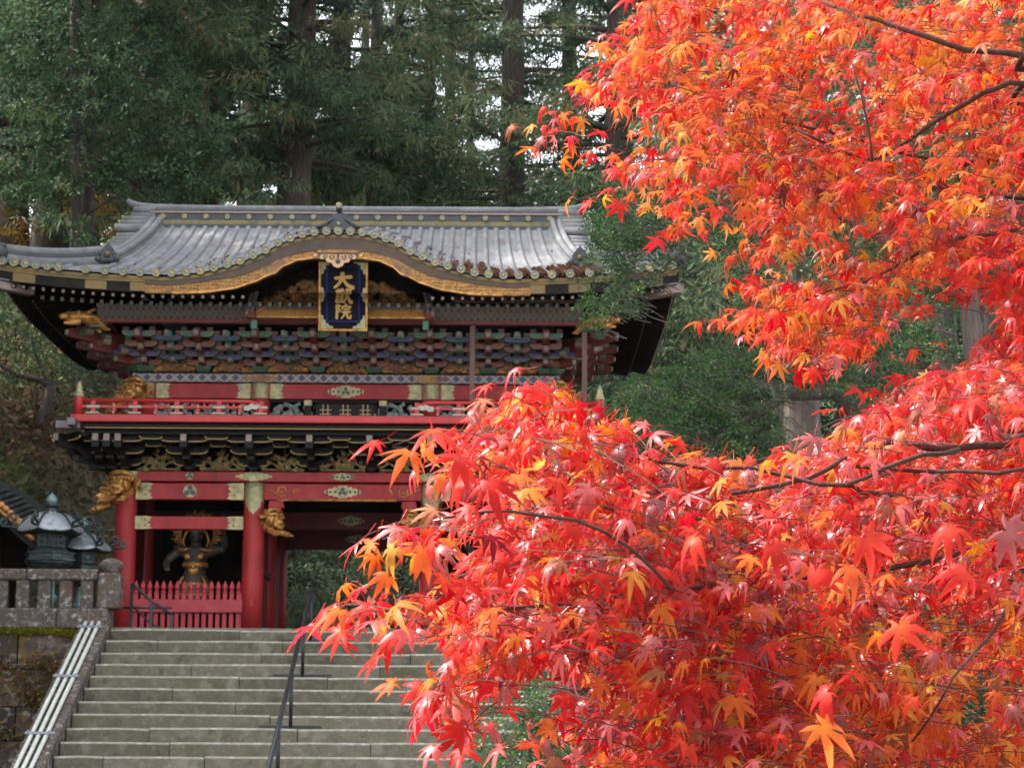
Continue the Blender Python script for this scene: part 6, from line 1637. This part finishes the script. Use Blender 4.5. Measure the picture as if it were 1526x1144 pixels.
# picture rows covered by leaves (photograph pixels): y0, y1, [(x0, x1), ...]
ROWS = [(-60, 40, [(915, 1640)]), (40, 80, [(885, 1640)]), (80, 120, [(880, 1640)]), (120, 160, [(855, 1640)]), (160, 200, [(880, 1640)]), (200, 240, [(870, 1640)]), (240, 280, [(900, 1640)]), (280, 320, [(935, 1640)]),
        (320, 350, [(1005, 1060), (1085, 1640)]), (350, 385, [(1085, 1255), (1315, 1640)]), (385, 420, [(1085, 1640)]), (420, 450, [(1095, 1640)]), (450, 480, [(1095, 1380), (1455, 1640)]), (480, 505, [(1070, 1345), (1480, 1640)]), (505, 535, [(1110, 1300), (1440, 1640)]), (535, 560, [(1190, 1245), (1370, 1640)]),
        (560, 585, [(765, 800), (1335, 1640)]), (585, 610, [(740, 850), (1300, 1640)]), (610, 640, [(710, 890), (1245, 1640)]), (640, 665, [(650, 930), (1235, 1640)]), (665, 690, [(650, 980), (1130, 1640)]), (690, 720, [(660, 1640)]), (720, 760, [(720, 1640)]), (760, 800, [(660, 1640)]), (800, 840, [(690, 1640)]),
        (840, 880, [(650, 1640)]), (880, 920, [(560, 1640)]), (920, 960, [(570, 1640)]), (960, 1000, [(650, 1640)]), (1000, 1040, [(620, 755), (840, 1440), (1480, 1640)]), (1040, 1080, [(630, 700), (815, 1420), (1470, 1640)]), (1080, 1120, [(800, 1640)]), (1120, 1240, [(780, 1640)])]
def inside(x, y, mg=0):
    for y0, y1, iv in ROWS:
        if y0 <= y < y1:
            return any(a + mg <= x <= b for a, b in iv)
    return False
rm = np.random.default_rng(2024)
# explicit sprays at the outline: tip, root (pixels), depth
EDGE = [((538, 802), (680, 770), 3.5), ((565, 806), (690, 790), 3.6), ((610, 835), (680, 780), 3.5), ((660, 830), (740, 770), 3.5), ((582, 666), (720, 650), 3.4), ((620, 700), (740, 690), 3.5), ((660, 715), (760, 700), 3.5), ((710, 590), (800, 610), 3.9), ((745, 570), (850, 610), 4.0), ((800, 565), (870, 620), 4.0),
        ((680, 625), (780, 630), 3.8), ((477, 911), (600, 915), 3.7), ((522, 866), (560, 905), 3.7), ((512, 921), (620, 925), 3.6), ((572, 946), (650, 930), 3.6), ((652, 976), (730, 950), 3.5), ((617, 1016), (700, 1010), 3.9), ((632, 1061), (690, 1030), 3.9), ((690, 1095), (760, 1040), 3.9), ((675, 1110), (740, 1060), 4.0), ((765, 1120), (860, 1090), 3.8), ((640, 1050), (740, 1010), 3.9),
        ((765, 195), (840, 180), 5.6), ((815, 160), (900, 170), 5.7), ((795, 205), (860, 200), 5.6), ((822, 228), (930, 225), 5.5), ((855, 300), (960, 280), 5.4), ((880, 150), (960, 150), 5.5), ((870, 105), (960, 110), 5.5), ((885, 55), (970, 60), 5.6), ((935, 15), (1020, 10), 5.6), ((850, 125), (930, 140), 5.6), ((905, 250), (1000, 240), 5.5),
        ((1040, 487), (1150, 470), 5.2), ((1060, 475), (1170, 460), 5.2), ((1140, 535), (1230, 500), 5.0), ((1150, 545), (1240, 515), 5.0), ((1205, 555), (1270, 500), 4.8), ((1240, 535), (1300, 490), 4.8), ((985, 345), (1050, 320), 5.6), ((1010, 345), (1060, 310), 5.6), ((1075, 380), (1160, 370), 5.4), ((1085, 430), (1170, 420), 5.3),
        ((1280, 588), (1370, 590), 5.0), ((1310, 535), (1400, 520), 5.2), ((1345, 560), (1430, 570), 5.0), ((1230, 650), (1330, 640), 4.8), ((1250, 605), (1330, 640), 4.9), ((975, 635), (1050, 690), 4.6), ((1020, 690), (1120, 700), 4.5), ((905, 640), (960, 660), 4.2), ((930, 660), (1010, 690), 4.2), ((1470, 500), (1540, 480), 5.4), ((1180, 660), (1260, 690), 4.7), ((1310, 580), (1400, 600), 5.0)]
twigs = MB(); items = []          # items: (pos, dir, normal, size, variant, matgroup)
def colour_at(px, py, r):
    """which leaf colour grows where on the tree"""
    if py < 540:
        red = max(0, min(1, (1080 - px) / 250)); w_ = np.array([.13 + .25 * red, .23, .36 - .16 * red, .13, .07, .08])
        if 1000 < px < 1330 and 300 < py: w_ = np.array([.18, .26, .34, .08, .04, .10])
        if px > 1400 and py > 330: w_ = np.array([.38, .26, .14, .03, .12, .07])
    elif px > 1180 and py > 930: w_ = np.array([.14, .24, .30, .16, .05, .11])
    elif px > 1180: w_ = np.array([.46, .22, .11, .04, .10, .07])
    else: w_ = np.array([.46, .20, .12, .07, .11, .04])
    return r.choice(6, p=w_ / w_.sum())
def pix(p):
    d = Vector(p) - CAM; w_ = d.dot(_fw); return 763 + FPX * d.dot(_rt) / w_, 572 - FPX * d.dot(_up) / w_
def spray(tip, root, D, r, nleaf=None, big=1.0, mask=True):
    k = FPX / D
    a, b = np.array(atd(*root, D + r.normal(0, .12))), np.array(atd(*tip, D + r.normal(0, .12)))
    ax = b - a; L_ = np.linalg.norm(ax); ax /= L_; side = np.cross(ax, [0, 0, 1]); side /= np.linalg.norm(side)
    n = nleaf or max(3, int(L_ / .042)); mid = (a + b) / 2 + np.array([0, 0, .03])
    P = [tuple((1 - t) ** 2 * a + 2 * t * (1 - t) * mid + t * t * b) for t in np.linspace(-.15, .96, 5)]
    if not mask or (inside(*root) and inside(*tip)): twigs.tube(P, [.0016, .0014, .0012, .001, .0008], 3, cap=False)
    tone = r.integers(6) if False else None
    for q in range(n):
        t = .12 + .88 * (q + .7 * r.random()) / n
        p = (1 - t) ** 2 * a + 2 * t * (1 - t) * mid + t * t * b
        s = 1 if q % 2 else -1
        if q == n - 1: d = ax + np.array([0, 0, -.25])
        else: d = ax * r.uniform(.2, .9) + side * s * r.uniform(.4, 1.0) + np.array([0, 0, -r.uniform(.15, .95)])
        d = d + r.normal(0, .18, 3)
        nr = np.array([r.normal(0, .35), -r.uniform(.1, 1.0), r.uniform(.35, 1.0)])
        size = r.uniform(.060, .095) * big
        p = p + d / np.linalg.norm(d) * size * .45 + r.normal(0, .012, 3)
        px, py = pix(p + d / np.linalg.norm(d) * size * .3)
        if mask and not inside(px, py): continue
        mg = colour_at(px, py, r)
        u = r.random()
        if mg in (0, 1) and r.random() < (.30 if py > 540 else .12): mg = 6
        if mg == 4 or mg == 5: va = r.choice([8, 9, 10, 11, 12, 13]) if u < .75 else r.integers(4, 8)
        else: va = r.integers(0, 4) if u < .24 else (r.integers(4, 8) if u < .62 else (r.integers(8, 11) if u < .82 else (r.integers(11, 14) if u < .92 else r.integers(14, 16))))
        if u > .985: va, mg, size = SAM, 5, size * .8
        if va in (11, 12, 13): size *= .85
        items.append((p, d, nr, size, int(va), int(mg)))
for tip, root, D in EDGE:
    k_ = FPX / D; spray(tip, root, D if D < 4.5 else D * 1.16, rm, nleaf=max(5, int(math.hypot(tip[0] - root[0], tip[1] - root[1]) / k_ / .024)), big=1.12 if D < 4.5 else 1.0, mask=False)
count = 0
def depth_for(px, py):
    f = np.clip((px - 520) / 900, 0, 1)
    if py < 560: return 5.6 + 1.5 * rm.random()
    return 3.5 + 1.1 * f + 1.8 * rm.random() * (.4 + .6 * f)
tries = 0
while count < 2200 and tries < 60000:
    tries += 1
    px, py = rm.uniform(430, 1560), rm.uniform(-40, 1190)
    if not inside(px, py): continue
    D = depth_for(px, py); k = FPX / D; L_ = rm.uniform(.12, .26) * k
    ang = rm.normal(.10, .30); rx, ry = px + L_ * cos(ang), py - L_ * sin(ang) * .8
    if not inside(px - 14, py + 6): continue
    g_ = sin(px / 47 + 1.3) * sin(py / 38 + px / 160) + .6 * sin(px / 23 + py / 31) * sin(py / 19 - px / 90 + 2)      # open and crowded layers of sprays
    if not (px > 1430 and 320 < py < 620) and rm.random() > (.62 + .8 * g_ if py < 560 else .85 + .7 * g_): continue
    spray((px, py), (rx, ry), D, rm, big=rm.uniform(.85, 1.12)); count += 1
back_n = 0
while back_n < 420:                      # smaller, drier leaves deeper in the crown
    px, py = rm.uniform(640, 1560), rm.uniform(-40, 1190)
    if not (inside(px - 20, py) and inside(px + 20, py)): continue
    D = depth_for(px, py) + rm.uniform(.7, 1.5); k = FPX / D; L_ = rm.uniform(.12, .22) * k; ang = rm.normal(.1, .6)
    spray((px, py), (px + L_ * cos(ang), py - L_ * sin(ang)), D, rm, big=rm.uniform(.6, .9)); back_n += 1
# a handful of large near leaves
for (px, py, D, mg) in ((1268, 845, 2.7, 2), (1215, 850, 2.8, 0), (1150, 812, 2.9, 0), (1232, 1030, 2.9, 0), (1225, 1080, 2.9, 2), (1340, 930, 3.0, 1), (1415, 785, 2.9, 0), (1440, 850, 3.0, 0), (1500, 790, 2.8, 4), (1290, 800, 2.8, 1), (1035, 800, 3.1, 1)):
    d = np.array([rm.normal(0, .7), rm.normal(-.1, .3), -.6]); nr = np.array([rm.normal(0, .5), -.7, .7])
    items.append((np.array(atd(px, py, D)), d, nr, .098, int(rm.choice([4, 5, 6, 7, 8, 9])), mg))
P = np.array([i[0] for i in items]); Dd = unit(np.array([i[1] for i in items])); Nn = np.array([i[2] for i in items]); SZ = np.array([i[3] for i in items]); VA = np.array([i[4] for i in items]); MG = np.array([i[5] for i in items])
Xx = unit(np.cross(Dd, Nn)); Nn = np.cross(Xx, Dd)
tint = np.clip(rm.normal(.5, .27, len(items)), 0, 1)
maple = empty('maple_tree', (7.2, -40.0, ZG), label='maple with blazing red and orange autumn leaves filling the right foreground', cat='tree')
MP = np.array(maple.location)
# the 300 largest-showing leaves are parts of their own
show = SZ / (P[:, 1] - CAM.y); pxs = 763 + FPX * (P[:, 0] - CAM.x) / (P[:, 1] - CAM.y)
vis = (pxs < 1526) & (pxs > 0) & (VA != SAM)
order = np.argsort(-show * vis); solo = set(order[:300].tolist())
leaf_cache = {}
for i in solo:
    key = (VA[i], MG[i], int(tint[i] * 3))
    if key not in leaf_cache:
        v, f, ra = LEAFS[VA[i]]; leaf_cache[key] = mesh_np('leaf', v, f, [LM[MG[i]]], tint=np.full(len(v), .15 + .3 * key[2]), smooth=True, rad=ra)
    o = bpy.data.objects.new('leaf', leaf_cache[key]); COL.objects.link(o); o.parent = maple
    Mx = Matrix(np.column_stack([Xx[i], Dd[i], Nn[i]]).tolist()).to_4x4() @ Matrix.Diagonal((SZ[i], SZ[i], SZ[i], 1)); Mx.translation = Vector(P[i] - MP); o.matrix_local = Mx
Vs, Fs, Ms, Ts, Rs = [], [], [], [], []; off = 0
rest = np.array([i for i in range(len(items)) if i not in solo])
for va in range(len(LEAFS)):
    ii = rest[VA[rest] == va]
    if not len(ii): continue
    v, f, ra = LEAFS[va]; Rs.append(np.tile(ra, len(ii))); R_ = np.stack([Xx[ii], Dd[ii], Nn[ii]], axis=2)            # n,3,3 columns
    w_ = np.einsum('nij,kj->nki', R_, v) * SZ[ii][:, None, None] + (P[ii] - MP)[:, None, :]
    Vs.append(w_.reshape(-1, 3)); Fs.append((f[None] + (np.arange(len(ii)) * len(v))[:, None, None] + off).reshape(-1, 3)); Ms.append(np.repeat(MG[ii], len(f))); Ts.append(np.repeat(tint[ii], len(v))); off += len(ii) * len(v)
put('leaves', mesh_np('leaves', np.vstack(Vs), np.vstack(Fs), LM, np.hstack(Ms), np.hstack(Ts), smooth=True, rad=np.hstack(Rs)), maple, kind='stuff')
print('maple leaves', len(items), 'sprays', count)
o = build('twigs', twigs, M['maplebark'], maple, kind='stuff'); 
for k_ in range(1): o.location = -Vector(maple.location)
def bough(pts, r0, r1):
    g = MB(); P_ = [Vector(p) if len(p) == 3 and isinstance(p, Vector) else atd(*p) for p in pts]
    # subdivide with a light wobble
    Q = []
    for i in range(len(P_) - 1):
        a, b, c, d = P_[max(0, i - 1)], P_[i], P_[i + 1], P_[min(len(P_) - 1, i + 2)]
        for t in (0, .33, .66):
            Q.append(.5 * ((2 * b) + (c - a) * t + (2 * a - 5 * b + 4 * c - d) * t * t + (3 * b - a - 3 * c + d) * t ** 3) + Vector((0, 0, random.uniform(-.006, .006))))
    Q.append(P_[-1]); n = len(Q)
    g.tube([q - maple.location for q in Q], [lerp(r0, r1, i / (n - 1)) * random.uniform(.92, 1.1) for i in range(n)], 8); build('bough', g, M['maplebark'], maple, smooth=True)
g = MB(); ml = maple.location
T1, T2 = Vector((0, 0, 1.6)), Vector((-.25, .1, 3.4)); 
g.tube([(0, 0, -.2), (.03, .02, .5), T1, (-.1, .05, 2.5), T2, (-.3, .3, 4.6)], [.20, .15, .13, .12, .10, .06], 14); build('trunk', g, M['maplebark'], maple, smooth=True)
W1, W2, W3 = ml + T1, ml + T2, ml + Vector((-.1, .05, 2.5))
bough([W2, (1620, 105, 5.7), (1526, 85, 5.6), (1440, 72, 5.6), (1350, 47, 5.6), (1225, 2, 5.7)], 0.0130, .006)
bough([W2, (1610, 160, 5.8), (1526, 122, 5.7), (1465, 140, 5.7), (1390, 185, 5.8), (1300, 238, 6.0), (1180, 190, 6.1)], 0.0112, .004)
bough([W3, (1600, 300, 6.0), (1526, 340, 6.0), (1400, 362, 5.9), (1330, 402, 5.9), (1200, 448, 5.8)], 0.0093, .003)
bough([W2, (1560, 230, 6.2), (1430, 240, 6.2), (1300, 215, 6.3), (1100, 165, 6.4), (960, 165, 6.5)], 0.0093, .003)
bough([W3, (1620, 640, 4.9), (1526, 655, 4.7), (1430, 668, 4.65), (1335, 660, 4.65), (1270, 676, 4.6), (1205, 712, 4.3), (1090, 735, 4.3)], 0.0112, .004)
bough([(1430, 668, 4.35), (1340, 690, 4.3), (1260, 722, 4.25), (1120, 700, 4.3), (890, 680, 4.2), (800, 650, 4.0)], 0.0052, .003)
bough([W1, (1640, 780, 5.2), (1526, 800, 5.0), (1300, 850, 4.8), (1000, 880, 4.4), (850, 902, 4.0), (740, 905, 3.7)], 0.0104, .003)
bough([W1, (1620, 860, 4.8), (1526, 880, 4.6), (1470, 955, 4.5), (1420, 1010, 4.3), (1370, 1090, 4.5), (1320, 1150, 4.7)], 0.0057, .0015)
bough([(1300, 238, 5.25), (1290, 170, 5.2), (1270, 95, 5.2)], 0.0030, .003); bough([(1335, 742, 4.6), (1300, 735, 4.6), (1258, 722, 4.6)], .006, .005)
bough([(1000, 880, 3.8), (900, 790, 3.7), (760, 765, 3.6), (660, 772, 3.55)], 0.0033, .002)
bough([(1526, 700, 4.4), (1380, 700, 4.5), (1240, 690, 4.6)], 0.0045, .004)

print('TRIS', sum(sum(len(p.vertices) - 2 for p in me.polygons) for me in bpy.data.meshes if me.users))
